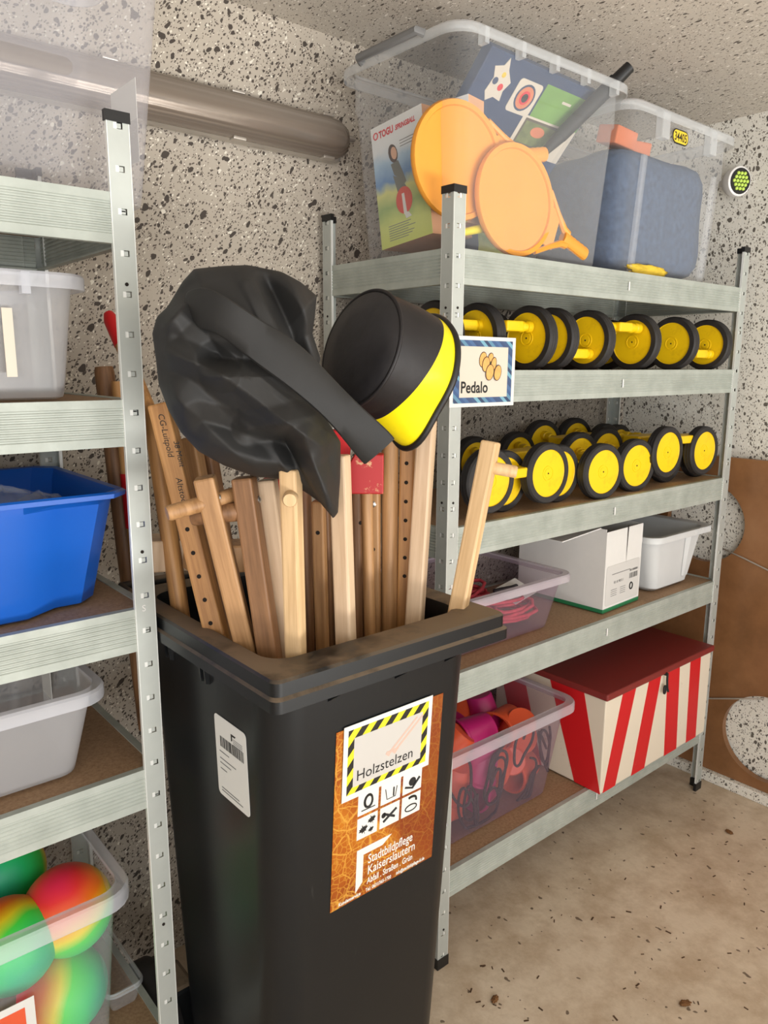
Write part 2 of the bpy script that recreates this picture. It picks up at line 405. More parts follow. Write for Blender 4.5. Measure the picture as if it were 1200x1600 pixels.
def post(parent, x, y, sx, sy, H):
    mb = MB(); flange(mb, (x,y,0), (sx,0,0), (0,-sy,0), H); flange(mb, (x,y,0), (0,sy,0), (-sx,0,0), H)
    p = mb.build('post', ['steel_post', 'steel_edge_hole_light'], parent)
    for nm, z0, z1 in (('post_cap', H-.006, H+.009), ('post_foot', 0, .028)):
        c = MB(); e = .0016; t = .008
        pts = [(-e,-e), (FL+e,-e), (FL+e,t), (t,t), (t,FL+e), (-e,FL+e)]
        pts = [(x+sx*a, y+sy*b) for a, b in pts]
        if sx*sy < 0: pts.reverse()
        polyplate(pts, z0, z1, c); c.build(nm, 'blackpl', p)
    for z in (.105, .485, 1.16, 1.57):
        for (dx, dy) in ((FL*.5, -.0006), (-.0006, FL*.5)):
            m = along((x+sx*dx, y+sy*dy, z), (-sx*(dx<0), -sy*(dy<0), 0))
            MB().lathe([(.0028,-.001),(.0028,.0006)], 8, mat=m).build('bolt_hole', 'hole', p)
    return p
PROF = [(-.013,-.003), (-.013,0), (0,0), (0,-.011)]
for k in range(7):
    zb = -.012 - k*.0068
    PROF += [(0, zb), (-.0016, zb-.0017), (-.0016, zb-.0034), (0, zb-.0051)]
PROF += [(0,-.060), (0,-BH), (-.013,-BH), (-.013,-BH+.003)]
def beam(parent, p0, p1, out, z):
    out = Vector(out); r = [[Vector(p) + out*a + Vector((0,0,z+b)) for a, b in PROF] for p in (p0, p1)]
    return MB().loft(r, False, False, closed=False).build('beam', 'steel', parent, solid=.0012)
def shelving(name, label, x0, y0, W, D, levels, posts, H=1.8, gap=.0016):
    t = thing(name, label, 'shelf', (x0, y0, 0))
    for fx, fy in posts: post(t, fx*W, fy*D, 1-2*fx, 1-2*fy, H)
    for z in levels:
        a, b = .012, W-.012
        beam(t, (a, gap, 0), (b, gap, 0), (0,-1,0), z); beam(t, (b, D-gap, 0), (a, D-gap, 0), (0,1,0), z)
        beam(t, (gap, D-.012, 0), (gap, .012, 0), (-1,0,0), z); beam(t, (W-gap, .012, 0), (W-gap, D-.012, 0), (1,0,0), z)
        MB().box((.006, .006, z-.010), (W-.006, D-.006, z-.002)).build('shelf_board', 'board', t)
        # two stiffening ribs below the board
        for yy in (D*.5,):
            MB().box((.02, yy-.012, z-.034), (W-.02, yy+.012, z-.0105)).build('cross_rail', 'steel', t)
        MB().box((W/2-.0025, -.0010, z-.046), (W/2+.0025, .0006, z-.024)).build('joint_slot', 'whitepl', t, bevel=.001)
    return t
ZR = [1.689, 1.443, 1.102, .757, .254]
ZL = [1.698, 1.400, 1.067, .787, .235]
shelving('metal_shelving_unit', 'long galvanised steel shelving unit carrying yellow pedal rollers and red-striped chest', 0, 0, 1.279, .449, ZR, [(0,0),(1,0),(0,1),(1,1)])
left_unit = shelving('metal_shelving_unit', 'galvanised steel shelving unit carrying blue crate and tub of neon balls', -1.563, .003, .90, .449, ZL, [(0,0),(1,0),(0,1),(1,1)])

p_ = [c for c in left_unit.children if c.name.startswith('post')][1]
o = text('S', .015, 0, 0, 'whitepl', p_, z=0); o.matrix_local = frame((.877,-.0008,1.062),(1,0,0),(0,0,1))

# ------------------------------------------------------------------ lamp tube on the back wall, led lamp, goal board
t = thing('tube_lamp', 'long grey ribbed tube light fixed to the speckled back wall', 'lamp', (-1.45, WB, 1.985))
L = 1.515
def caps(xs, rad, yc):      # bullet-ended D-section
    rings = []
    for x, s in xs:
        rings.append([(x, -yc + min(.0, 0) - math.sin(a)*rad*s*.82 , math.cos(a)*rad*s) for a in [pi*i/14 for i in range(15)]])
    return rings
xs = [(0,.3),(.008,.7),(.03,.95),(.06,1),(L-.06,1),(L-.03,.95),(L-.008,.72),(L,.35)]
MB().loft(caps(xs, .047, .034), True, True).build('lamp_cover', 'lampcover', t, smooth=50)
MB().box((.010, -.036, -.050), (L-.010, 0, .050)).build('lamp_tray', 'lampsteel', t, bevel=.012)
for x in (L-.06, L-.30, L-.58, L-.86):
    for s in (-1, 1):
        MB().box((x-.016, -.05, s*.047-.0035), (x+.016, -.028, s*.047+.0035)).build('clip', 'lampsteel', t, bevel=.002)
MB().lathe([(.007,-.004),(.007,.012),(.004,.018)], 12, mat=along((L-.002,-.05,.004),(1,0,0))).build('end_knob', 'lampsteel', t, smooth=40)

m = along((WR-.035, .125, 2.025), (-.36, -.93, -.06))
t = thing('wall_lamp', 'small round white lamp with honeycomb of lime lenses on the side wall', 'lamp', mw=m)
MB().lathe([(.020,-.01),(.026,.004),(.040,.014),(.045,.03),(.044,.047),(.040,.050)], 28).build('housing', 'whitepl', t, smooth=40)
MB().box((-.012,-.012,-.03),(.012,.012,-.004)).build('mount', 'whitepl', t, bevel=.003)
face = MB().lathe([(.039,.0495),(.038,.0515),(.001,.0520)], 28).build('lens_plate', 'blackpl', t)
for i in range(-3, 4):
    for j in range(-3, 4):
        x = (i + .5*(j % 2))*.0128; y = j*.0112
        if math.hypot(x, y) < .0335:
            MB().lathe([(.0054,.0515),(.0050,.0545),(.0026,.056)], 10, mat=Matrix.Translation((x,y,0))).build('lens', 'leds', face, smooth=60)

# goal board: plywood with round cut-outs, hung on the side wall
def holed_plate(y0, y1, z0, z1, holes, x0, x1):
    # in local coords, cells on a grid around each hole
    mb = MB()
    zs = [z0]; 
    hs = sorted(holes, key=lambda h: h[1])
    rows = []
    cur = z0
    for cy_, cz, r in hs:
        rows.append(('solid', cur, cz-r-.02)); rows.append(('hole', cz-r-.02, cz+r+.02, cy_, cz, r)); cur = cz+r+.02
    rows.append(('solid', cur, z1))
    for rw in rows:
        if rw[0] == 'solid': mb.box((x0,y0,rw[1]),(x1,y1,rw[2])); continue
        _, a, b, cy_, cz, r = rw; h = r+.02
        mb.box((x0,y0,a),(x1,cy_-h,b)); mb.box((x0,cy_+h,a),(x1,y1,b))
        N = 48; ci = []; sq = []
        for i in range(N):
            th = 2*pi*i/N; c, s = math.cos(th), math.sin(th); k = h/max(abs(c), abs(s))
            ci.append((cy_+r*c, cz+r*s)); sq.append((cy_+k*c, cz+k*s))
        vs = [(x0,)+p for p in ci] + [(x0,)+p for p in sq] + [(x1,)+p for p in ci]
        fs = []
        for i in range(N):
            j = (i+1) % N
            fs += [(i,j,N+j,N+i), (2*N+i,2*N+j,j,i)]
        mb.add(vs, fs)
    return mb
t = thing('goal_board', 'brown painted board with round cut-outs standing against the side wall', 'board', (0,0,0))
holed_plate(-.75, .44, .037, 1.155, [(.108,.925,.138), (-.170,.222,.150)], 1.360, 1.384).build('panel', 'brownboard', t)
holed_plate(-.75-1.19, -.752, .037, 1.155, [(-1.3,.95,.14), (-1.3,.25,.150)], 1.360, 1.384).build('panel', 'brownboard', t)
for nm, pts, lb in (('elastic_cord', [(1.355,.045,.848),(1.355,-.04,.826),(1.354,-.13,.800),(1.354,-.3,.752)], 'grey elastic cord sloping across the brown board near the upper hole'),
                ('elastic_cord', [(1.355,.16,.26),(1.355,.05,.296),(1.355,-.05,.331),(1.355,-.15,.366)], 'grey elastic cord along the top of the lower round hole')):
    tag(MB().tube(pts, .0028, 8).build(nm, 'greycord', smooth=1), lb, 'cord')

# ------------------------------------------------------------------ clear storage boxes
def storage_box(name, label, x0, x1, y0, y1, z0, h, body='clear', rim='rim_clear', flare=.02, lip=.016, lipd=.022, r=.035, tabs=0, ribs=0, cat='storage box', group=None, step=None, thing_kw={}):
    """outer rim rectangle x0..x1,y0..y1; open tub with tapered walls and a folded rim"""
    cx, cy_ = (x0+x1)/2, (y0+y1)/2
    t = thing(name, label, cat, (cx, cy_, z0), group=group)
    X, Y = (x1-x0)/2, (y1-y0)/2
    def rr(ins, z, rad): return rrect(-X+ins, X-ins, -Y+ins, Y-ins, rad, z)
    bi = lip + flare
    rings = [rr(bi+.012, .001, r*.6), rr(bi+.003, .004, r*.8), rr(bi, .014, r*.9)]
    if step:
        f = step; zz = h*f; k = flare*(1-f)
        rings += [rr(lip+k, zz-.002, r*.95), rr(lip+k-.004, zz+.002, r*.95)]
    rings += [rr(lip+.001, h-.004, r)]
    mb = MB().loft(rings, True, False)
    mb.build('tub_body', body, t, smooth=35)
    rg = [rr(lip+.001, h-.006, r), rr(lip, h, r), rr(.003, h, r+.012), rr(0, h-.004, r+.014), rr(0, h-lipd, r+.014), rr(.002, h-lipd, r+.012)]
    rm = MB().loft(rg, False, False).build('rim', rim, t, smooth=35)
    for i in range(tabs):
        x = -X + (i+.7)*2*X/(tabs+.4)
        MB().box((x-.006, -Y+.0005, h-lipd-.010), (x+.006, -Y+lip-.002, h-.002)).build('rim_web', rim, t)
    for i in range(ribs):
        x = -X + bi + .06 + i*(2*X-2*bi-.12)/max(1, ribs-1)
        MB().loft([[(x-.012,-Y+bi+.001,.012),(x-.010,-Y+bi-.007,.012),(x+.010,-Y+bi-.007,.012),(x+.012,-Y+bi+.001,.012)],
                   [(x-.012,-Y+lip+.001,h*.72),(x-.010,-Y+lip-.005,h*.72),(x+.010,-Y+lip-.005,h*.72),(x+.012,-Y+lip+.001,h*.72)]]).build('wall_rib', body, t)
    t['dims'] = (X, Y, h)
    return t

# --- left unit
b = storage_box('storage_box', 'large milky storage box on the top shelf left of the tube light', -1.20, -.545, .035, .435, 1.698, .43, 'milky', 'milky2', .040)
mb = MB(); mb.box((.2845, -.088, .085), (.2852, .018, .212)).build('paper_label', 'paper', b)
b = storage_box('storage_box', 'milky storage box with broad rim on the shelf above the blue crate', -1.32, -.722, .020, .42, 1.400, .182, 'milky_dense', 'milky2', .018, tabs=4, lipd=.022)
MB().box((.172, -.188, .035), (.186, -.1865, .130)).build('paper_label', 'cream', b)
b = storage_box('storage_box', 'low milky storage box on brown shelf below the blue crate', -1.32, -.735, .015, .42, .787, .155, 'milky_dense', 'milky2', .028, r=.04)
MB().box((.258, .02, .030), (.2588, .075, .125)).build('paper_label', 'paper', b)
ballbox = storage_box('storage_box', 'clear storage box filled with neon rainbow balls on the bottom shelf', -1.34, -.716, .015, .42, .235, .335, 'milky_thin' if 'milky_thin' in M else 'clear', 'milky2', .024, lip=.02, lipd=.03, r=.04)
ballbox2 = storage_box('storage_box', 'flat clear tray lying beside the ball box on the bottom shelf', -.75, -.672, .12, .43, .235, .05, 'clear', 'rim_clear', .006, lip=.006, lipd=.008, r=.01)
lab = MB().box((-.001,-.001,0),(.075,.105,.0006)).build('price_card', 'paper', ballbox, mw=frame((.062,-.186,.105),(1,0,0),(0,.02,1)))
quad('print_block', .006, .062, .008, .088, M['orange'], lab, .0012) if False else MB().box((.006,.008,.0007),(.060,.092,.001)).build('print_block', 'orange', lab)
for i, (x, y, z, rt, lb) in enumerate([(-.797,.148,.486,(.2,1.15,.35),'neon ball orange on top and green below, at the right end of its box'),
      (-.898,.138,.474,(.9,.5,-1.2),'green and yellow neon ball cut by the left picture edge'),
      (-.865,.310,.500,(0,-.2,-2.2),'green neon ball behind the orange-topped ball'),
      (-.815,.155,.325,(.3,.2,-.35),'pink and green neon ball lying under the orange-topped ball'),
      (-.965,.21,.455,(.8,-.9,2.2),'reddish neon ball deep in the ball box')]):
    r = .078
    prof = [(r*math.sin(pi*k/24)+1e-4, -r*math.cos(pi*k/24)) for k in range(25)]
    o = MB().lathe(prof, 40).build('play_ball', 'neon', smooth=1); o.location = (x,y,z); o.rotation_euler = rt
    tag(o, lb, 'ball', 'neon balls in the box')
    v = MB().lathe([(.0035,-.0005),(.003,.0008)], 10, mat=along(Vector((.3,.2,-.93)).normalized()*r,(.3,.2,-.93))).build('valve', 'cream', o)

# blue crate with stepped front
t = thing('open_crate', 'glossy blue plastic crate holding clear bags on the left shelf', 'crate', (-1.0, .21, 1.067))
def crate_ring(ins, z, step):
    X, Y = .315-ins, .198-ins
    s = step
    f = [(-X,-Y+s),(-.205,-Y+s),(-.155,-Y),(.155,-Y),(.205,-Y+s),(X-.03,-Y+s),(X,-Y+s+.03)]
    return [(x,y,z) for x,y in f] + [(X,Y-.03,z),(X-.03,Y,z),(-X+.03,Y,z),(-X,Y-.03,z)]
crate_ring0 = crate_ring
rg = [crate_ring(.045,.001,.032), crate_ring(.040,.004,.030), crate_ring(.014,.170,.018), crate_ring(.012,.180,.0), crate_ring(.001,.182,0), crate_ring(0,.189,0), crate_ring(.004,.192,0), crate_ring(.012,.190,0), crate_ring(.018,.17,.018), crate_ring(.044,.006,.030)]
MB().loft(rg, True, True).build('crate_body', 'blue', t, smooth=30, bevel=.0)
for x, y, z, s, lb, mark in ((-.845,.13,1.212,(.065,.06,.048),'crumpled clear plastic bag with black ring mark in the blue crate',1), (-.785,.15,1.205,(.05,.055,.04),'crumpled clear plastic bag at the right in the blue crate',0)):
    mb = MB(); rings = []
    for k in range(13):
        ph = pi*(k+.001)/12.002
        rings.append([(s[0]*math.sin(ph)*math.cos(a)*(1+.25*noise.noise((math.cos(a)*2+x*9, math.sin(a)*2, ph*2))), s[1]*math.sin(ph)*math.sin(a), -s[2]*math.cos(ph)*(1+.35*noise.noise((math.cos(a)*3, math.sin(a)*3+x*9, ph)))) for a in [2*pi*i/22 for i in range(22)]])
    o = mb.loft(rings).build('plastic_bag', 'film'); o.location = (x,y,z)
    tag(o, lb, 'bag')
    if mark:
        MB().tube([(-.020+.011*math.cos(a), -.058, .016+.013*math.sin(a)) for a in [2*pi*i/16 for i in range(17)]], .0016, 6).build('ring_mark', 'ink', o)

# --- right unit, top shelf
big = storage_box('storage_box', 'tall clear storage box with rackets on the top shelf of the right unit', .0, .612, -.005, .400, 1.689, .425, 'clear', 'rim_clear', .026, lip=.022, lipd=.022, r=.042, tabs=5, step=.78)
for s in (-1, 1):
    h = MB().tube([(s*.304, -.1, .42), (s*.318, -.095, .424), (s*.318, .095, .424), (s*.304, .1, .42)], .009, 8).build('grip', 'greyink', big, smooth=40)
b2 = storage_box('storage_box', 'clear storage box packed with navy foam and a yellow number sticker', .618, 1.19, .012, .405, 1.689, .415, 'clear', 'rim_clear', .022, lip=.022, lipd=.026, r=.04, tabs=0, ribs=2, step=.72)
for x in (-.12, .13):
    MB().box((x-.018, -.197, .345), (x+.018, -.174, .409)).build('clip', 'rim_clear', b2, bevel=.003)
st = MB().loft([rrect(-.04,.04,-.0185,.0185,.017,0), rrect(-.04,.04,-.0185,.0185,.017,.0012)]).build('number_sticker', 'ink', b2, mw=frame((-.022,-.1795,.368),(1,0,0),(0,0,1)))
MB().loft([rrect(-.037,.037,-.0155,.0155,.0145,.0012), rrect(-.037,.037,-.0155,.0155,.0145,.0016)]).build('sticker_face', plain('sticker_yellow',(240,208,60),.5), st)
text('34405', .030, 0, -.0105, 'ink', st, z=.0019, align='CENTER', bold=.0004, sx=.85)

# contents of the first box
def carton(name, label, m, w, h, d, mat='white', side='card_brown', cat='box'):
    t = thing(name, label, cat, mw=m)
    MB().box((0,0,-d), (w,h,-.0005)).build('carton_body', side, t)
    MB().box((0,0,-.0005), (w,h,0)).build('front_panel', mat, t)
    return t
n = NT('outdoor_photo_print'); co = n.coords()
gx = n.n('ShaderNodeSeparateXYZ'); n.l(co, gx.inputs[0])
h_ = n.math('ADD', n.math('MULTIPLY', gx.outputs[1], 3.4), n.math('MULTIPLY', n.noise(co, 22, 4).outputs[0], .16))
n.base(n.ramp(h_, [(.0, srgb(214,222,110)), (.24, srgb(206,216,120)), (.36, srgb(150,176,104)), (.48, srgb(214,214,130)), (.56, srgb(96,140,190)), (.70, srgb(170,200,224)), (.80, srgb(232,236,238)), (1, srgb(240,240,238))]))
M['photo'] = n.set(.5)
def spring(m, label, w=.165, h=.268, d=.13, person=True):
    t = carton('toy_carton', label, m, w, h, d, 'photo')
    f = [c for c in t.children if c.name.startswith('front_panel')][0]
    MB().tube([(.016+.007*math.cos(a), h-.020+.007*math.sin(a), .0006) for a in [2*pi*i/14 for i in range(15)]], .0014, 5).build('ring_logo', 'redink', f)
    (text('TOGU', .0205, .027, h-.028, 'redink', f, bold=.0009, sx=.80) if person else None)
    text('SPRINGBALL', .0145, .080, h-.027, 'redink', f, bold=.0006, sx=.78, shear=.2)
    if person:
        hair = plain('brown_hair_print', (70,50,42), .6); skin = plain('skin_print', (226,176,146), .6); shirt = plain('grey_shirt_print', (110,112,104), .6)
        P = MB()
        for pts, mi, z in ((disc(.066,.196,.014,.021,14,.3),0,.0004), (disc(.069,.196,.009,.014,14,.2),1,.0007), ([(.056,.175),(.080,.178),(.092,.150),(.100,.128),(.086,.120),(.078,.140),(.064,.150)],2,.0005),
                           ([(.06,.150),(.08,.140),(.098,.118),(.094,.104),(.07,.112)],2,.0006), (disc(.088,.090,.026,.029,20),3,.0007), ([(.082,.105),(.090,.105),(.094,.062),(.084,.06)],4,.0009), ([(.084,.066),(.10,.062),(.108,.052),(.09,.05)],4,.0010)):
            P.loft([[(x,y,z-.0003) for x,y in pts], [(x,y,z) for x,y in pts]], mi=mi)
        P.build('figure_print', [hair, skin, shirt, plain('red_ball_print', (214,70,48), .5), 'paper'], f)
    for k in range(7):
        quad('text_line', .03, .03+.10*random.uniform(.6,1), .044-k*.0052, .0455-k*.0052, 'greyink', f, .0005)
    for k in range(3):
        quad('text_line', .09, .145, .215-k*.006, .2165-k*.006, 'greyink', f, .0005)
    return t
spring(frame((.052,.285,1.716),(.04,-1,.12),(-.04,.13,1)), 'white toy carton with outdoor photo nearest the corner post in the clear box')
spring(frame((.115,.260,1.758),(.15,-1,.04),(.02,.06,1)), 'second toy carton partly hidden behind the front one', .165, .266, .06, False)
def paddle(m, label, rx=.118, ry=.124):
    t = thing('play_racket', label, 'racket', mw=m)
    N = 44
    ring = lambda a, b, z: [(a*math.cos(2*pi*i/N), b*math.sin(2*pi*i/N), z) for i in range(N)]
    MB().loft([ring(rx-.008,ry-.008,-.002), ring(rx-.008,ry-.008,.002)]).build('racket_face', 'paddle', t)
    fr = [(rx-.012,-.003),(rx-.010,-.007),(rx,-.007),(rx+.003,0),(rx,.007),(rx-.010,.007),(rx-.012,.003)]
    MB().loft([[(x*math.cos(2*pi*i/N), x*ry/rx*math.sin(2*pi*i/N), z) for i in range(N)] for x, z in fr+fr[:1]], False, False).build('racket_frame', 'paddle', t, smooth=50)
    th = MB()
    for s in (-1, 1):
        th.tube([(s*.075, -ry*.80, 0), (s*.040, -ry-.020, 0), (s*.018, -ry-.052, 0), (s*.013,-ry-.07,0)], [.006,.007,.009,.010], 8)
    th.box((-.045,-ry-.028,-.002),(.045,-ry*.9,.002)); th.build('racket_throat', 'paddle', t, smooth=40)
    g = MB()
    ringy = []
    for k in range(13):
        y = -ry-.055-k*.0078; q = 1.0 + (.08 if k % 2 else 0); ringy.append([(.0155*q*math.cos(a), y, .011*q*math.sin(a)) for a in [2*pi*i/14 for i in range(14)]])
    g.loft(list(reversed(ringy))).build('racket_grip', 'paddle', t, smooth=30)
    return t
# rackets lean on the front wall of the box
paddle(frame((.245,.050,1.816),(.34,0,.94),(-.94,.03,.34)), 'amber plastic racket in front, handle pointing down to the right')
paddle(frame((.085,.075,1.878),(-.20,0,.98),(-.98,.06,-.20)), 'amber plastic racket at the box corner, handle pointing right')
# game box lying tilted
m = frame((.10,.355,1.83),(1,.02,-.02),(.25,-.62,.70))
t = thing('game_box', 'flat navy and green game box with picture cards, tilted in the clear box', 'box', mw=m)
MB().box((.085,.02,-.03),(.50,.405,0)).build('box_lid', 'navy', t, bevel=.003)
quad('green_field', .305, .495, .225, .380, 'green', t, .0006)
quad('cream_field', .285, .495, .215, .302, 'cream', t, .0010)
quad('photo_print', .298, .430, .232, .297, plain('photo_border',(92,84,70),.5), t, .0014)
quad('photo_centre', .304, .424, .238, .291, plain('photo_grass',(110,120,70),.5,0,.3,60), t, .0018)
polyplate(disc(.362,.272,.026,.013), .0014, .0022).build('photo_disc', 'orangebrick', t)
MB().loft([rrect(.214,.298,.296,.372,.010,0), rrect(.214,.298,.296,.372,.010,.0012)]).build('picture_card', 'cream', t)
for r, mt in ((.031,'navy'),(.026,'orangebrick'),(.016,'redink'),(.010,'ink')):
    polyplate(disc(.256,.334,r), .0012, .0012+.0004*(.04/r)).build('target_ring', mt, t)
polyplate([(.128,.318),(.133,.350),(.120,.372),(.145,.380),(.152,.398),(.166,.374),(.190,.352),(.180,.330),(.186,.308),(.160,.312),(.142,.300)][::-1], 0, .0012).build('picture_card', 'cream', t)
for x, y, r, mt in ((.142,.345,.008,'navy'),(.166,.336,.008,'redink'),(.158,.362,.006,'yellowcloth')):
    polyplate(disc(x,y,r), .0012, .002).build('card_spot', mt, t)
quad('title_strip', .385, .420, .352, .358, 'cream', t, .001)
# carton behind with handwriting
m = frame((.33,.30,1.705),(1,-.12,0),(.06,.05,1))
t = carton('toy_carton', 'blue and white carton with handwriting behind the rackets', m, .15, .25, .03, 'photo')
f = [c for c in t.children if c.name.startswith('front_panel')][0]
quad('white_band', .0, .15, .155, .25, 'paper', f, .0004)
text('GU', .034, .012, .16, 'redink', f, bold=.001, z=.0008); text('AA -32', .024, .072, .215, 'ink', f, shear=.3, z=.0008); text('AA/3er', .024, .066, .178, 'ink', f, shear=.3, z=.0008)
polyplate(disc(.02,.06,.04,.075), .0004, .0010).build('oval_print', 'navy', f)
o = MB().box((0,0,0),(.085,.115,.001)).build('paper_sheet', 'cream', mw=frame((.45,.26,1.855),(1,-.2,.1),(.05,.1,1))); tag(o, 'blank cream paper sheet in the clear box right of the racket grip', 'paper')
# black and red stick poking out over the rim
t = thing('padded_stick', 'black padded stick with red shaft poking out over the clear box rim', 'stick')
a, bb = Vector((.43,.245,1.893)), Vector((.603,.045,2.145)); d = bb-a
def seg(nm, f0, f1, r0, r1, mt, n=12): return MB().tube([a+d*f0, a+d*((f0+f1)/2), a+d*f1], [r0,(r0+r1)/2,r1], n).build(nm, mt, t, smooth=40)
seg('shaft', 0, .3, .005, .006, plain('red_shaft',(170,40,60),.5)); seg('sleeve', .28, .5, .008, .017, 'nylon'); seg('pad', .5, .98, .018, .019, 'nylon'); seg('end_knob', .97, 1.1, .0165, .0145, 'blackpl')
o = MB().tube([(.10,.09,1.735),(.20,.07,1.76),(.265,.065,1.785)], [.008,.011,.010], 10).build('yellow_stick', 'vinyl', smooth=40); tag(o, 'short yellow stick below the racket in the clear box', 'stick')
# contents of second box
def blob(name, c, s, mat, label, cat, amp=.12, fr=2.2, seed=0, p=4, sub=0):
    mb = MB(); rings = []
    for k in range(25):
        ph = pi*(k+.02)/24.04; ring = []
        for i in range(40):
            a = 2*pi*i/40; d = Vector((math.sin(ph)*math.cos(a), math.sin(ph)*math.sin(a), -math.cos(ph)))
            kk = (abs(d.x)**p + abs(d.y)**p + abs(d.z)**p) ** (-1/p)
            q = d*kk*(1 + amp*(noise.noise(d*fr + Vector((seed,seed*2,0))) + .4*noise.noise(d*fr*3 + Vector((seed,0,9)))))
            ring.append((q.x*s[0], q.y*s[1], q.z*s[2]))
        rings.append(ring)
    o = mb.loft(rings).build(name, mat, smooth=1); o.location = c; return tag(o, label, cat)
blob('foam_cushion', (.903,.212,1.862), (.236,.147,.162), 'navycloth', 'big navy foam cushion squeezed into the clear box', 'cushion', .03, 2.5, 3, 7)
for x, y, z, rz, lb in ((.74,.13,2.052,.1,'terracotta foam brick at the left on the navy cushion'), (.86,.17,2.05,-.2,'terracotta foam brick behind the number sticker')):
    o = MB().box((-.055,-.03,-.022),(.055,.03,.022)).build('foam_brick', 'orangebrick', bevel=.004); o.location = (x,y,z); o.rotation_euler = (.2,0,rz); tag(o, lb, 'brick')
blob('yellow_cloth', (.80,.052,1.708), (.085,.010,.014), 'yellowcloth', 'crumpled yellow cloth at the bottom of the clear box', 'cloth', .35, 2.5, 5, 3)

# ------------------------------------------------------------------ pedal rollers
WRAD, WTH = .076, .030
_wd = MB().lathe([(.0005,-WTH/2+.004),(.0575,-WTH/2+.004),(.0595,-WTH/2+.002),(.0595,WTH/2-.002),(.0575,WTH/2-.004),(.0190,WTH/2-.004),(.0185,WTH/2-.0028),(.0165,WTH/2-.0028),(.016,WTH/2-.004),(.0120,WTH/2-.004),(.0115,WTH/2-.003),(.0005,WTH/2-.003)], 40)
def _mesh(mb, name, mat, smooth=35):
    me = bpy.data.meshes.new(name); me.from_pydata(mb.v, [], mb.f); me.materials.append(M[mat]); me.polygons.foreach_set('use_smooth', [True]*len(me.polygons)); me.set_sharp_from_angle(angle=math.radians(smooth)); return me
WHEEL = _mesh(_wd, 'wheel', 'yellow')
TYRE = _mesh(MB().lathe([(.0590,-WTH/2),(.072,-WTH/2),(.0755,-WTH/2+.004),(WRAD,-.008),(.0752,-.006),(.0752,-.004),(WRAD,-.002),(WRAD,.002),(.0752,.004),(.0752,.006),(WRAD,.008),(.0755,WTH/2-.004),(.072,WTH/2),(.0590,WTH/2),(.0590,-WTH/2)], 40, cap=False), 'tyre', 'rubber', 30)
SCREW = _mesh(MB().lathe([(.0022,-WTH/2+.001),(.0022,WTH/2-.0022)], 8), 'screw', 'hole')
def pedal_roller(label, cols, axis, ecc, loc):
    """cols: list of columns, each a list of two wheel centres (front/rear); axis: axle direction"""
    t = thing('pedal_roller', label, 'pedal roller', loc, group='yellow pedal rollers')
    A = Vector(axis).normalized(); L0 = Vector(loc)
    for col in cols:
        for c in col:
            m = along(Vector(c)-L0, -A)
            w = link('wheel', WHEEL, t, mw=m)
            ty = link('tyre', TYRE, w); sc = link('axle_screw', SCREW, w)
    for k in range(len(cols)-1):
        e = Vector(ecc[k]); ends = []
        for j in (0, 1):
            a, b = Vector(cols[k][j]) + e - L0, Vector(cols[k+1][j]) + e - L0
            a2 = a + (b-a)*.06; b2 = b - (b-a)*.06
            mid = (a+b)/2; ends.append(mid)
            ln = (b-a).length
            q = [a + (b-a)*f for f in (.08,.16,.17,.22,.23,.30,.31,.69,.70,.77,.78,.83,.84,.92)]
            MB().tube(q, [.014,.014,.011,.011,.0135,.0135,.0105,.0105,.0135,.0135,.011,.011,.014,.014], 14).build('crank_pin', 'yellow', t, smooth=30)
        p, q = ends; d = (q-p).normalized(); wv = A*(.030)
        up = A.cross(d).normalized(); 
        if up.z < 0: up = -up
        pts = []
        bd = MB(); ext = .022
        P0, P1 = p - d*ext, q + d*ext
        bd.loft([[c + wv*s1 + up*s2 for s1, s2 in ((-1,-.012),(1,-.012),(1,.012),(-1,.012))] for c in (P0, P0+d*.01, P1-d*.01, P1)])
        bd.build('foot_board', 'yellow', t, bevel=.004)
    return t
z2 = 1.443 + WRAD
def cx_(x, y0, y1, z=z2-.002): return [(x, y0, z), (x+.0, y1, z)]
pedal_roller('yellow pedal roller with black tyres behind the corner post, second shelf', [cx_(-.0+.055,.10,.30), cx_(.172,.085,.29), cx_(.325,.06,.28)], (1,0,0), [(0,-.012,.024),(0,-.012,.026)], (.18,.19,1.443))
pedal_roller('yellow pedal roller with black tyres in the middle of the second shelf', [cx_(.415,.065,.27), cx_(.553,.055,.27), cx_(.768,.055,.27)], (1,0,0), [(0,-.015,-.034),(0,-.02,.036)], (.58,.17,1.443))
pedal_roller('yellow pedal roller with black tyres at the right end of the second shelf', [cx_(.962,.05,.27), cx_(1.160,.05,.27)], (1,0,0), [(0,-.02,-.028)], (1.06,.17,1.443))
z3 = 1.102 + WRAD - .002
pedal_roller('yellow pedal roller behind the leaning pale stilt on the third shelf', [[(.158,.030,z3+.016),(.367,.030,z3+.016)], [(.262,.078,z3),(.478,.078,z3)], [(.47,.37,z3),(.66,.37,z3+.004)]], (.06,1,0), [(0,0,.016),(0,0,.034)], (.33,.2,1.102))
pedal_roller('yellow pedal roller in the middle of the third shelf', [[(.611,.035,z3-.002),(.797,.050,z3-.002)], [(.735,.20,z3+.01),(.90,.22,z3+.014)], [(.80,.385,z3+.032),(.99,.40,z3+.03)]], (.14,1,0), [(0,0,.020),(0,0,.030)], (.75,.2,1.102))
pedal_roller('yellow pedal roller at the far end of the third shelf, one side raised', [[(.923,.030,z3+.029),(1.139,.030,z3+.019)], [(1.025,.085,z3-.001),(1.268-.05,.085,z3-.001)], [(1.06,.33,z3+.012),(1.20,.37,z3)]], (.06,1,0), [(0,0,.046),(0,0,.04)], (1.08,.2,1.102))

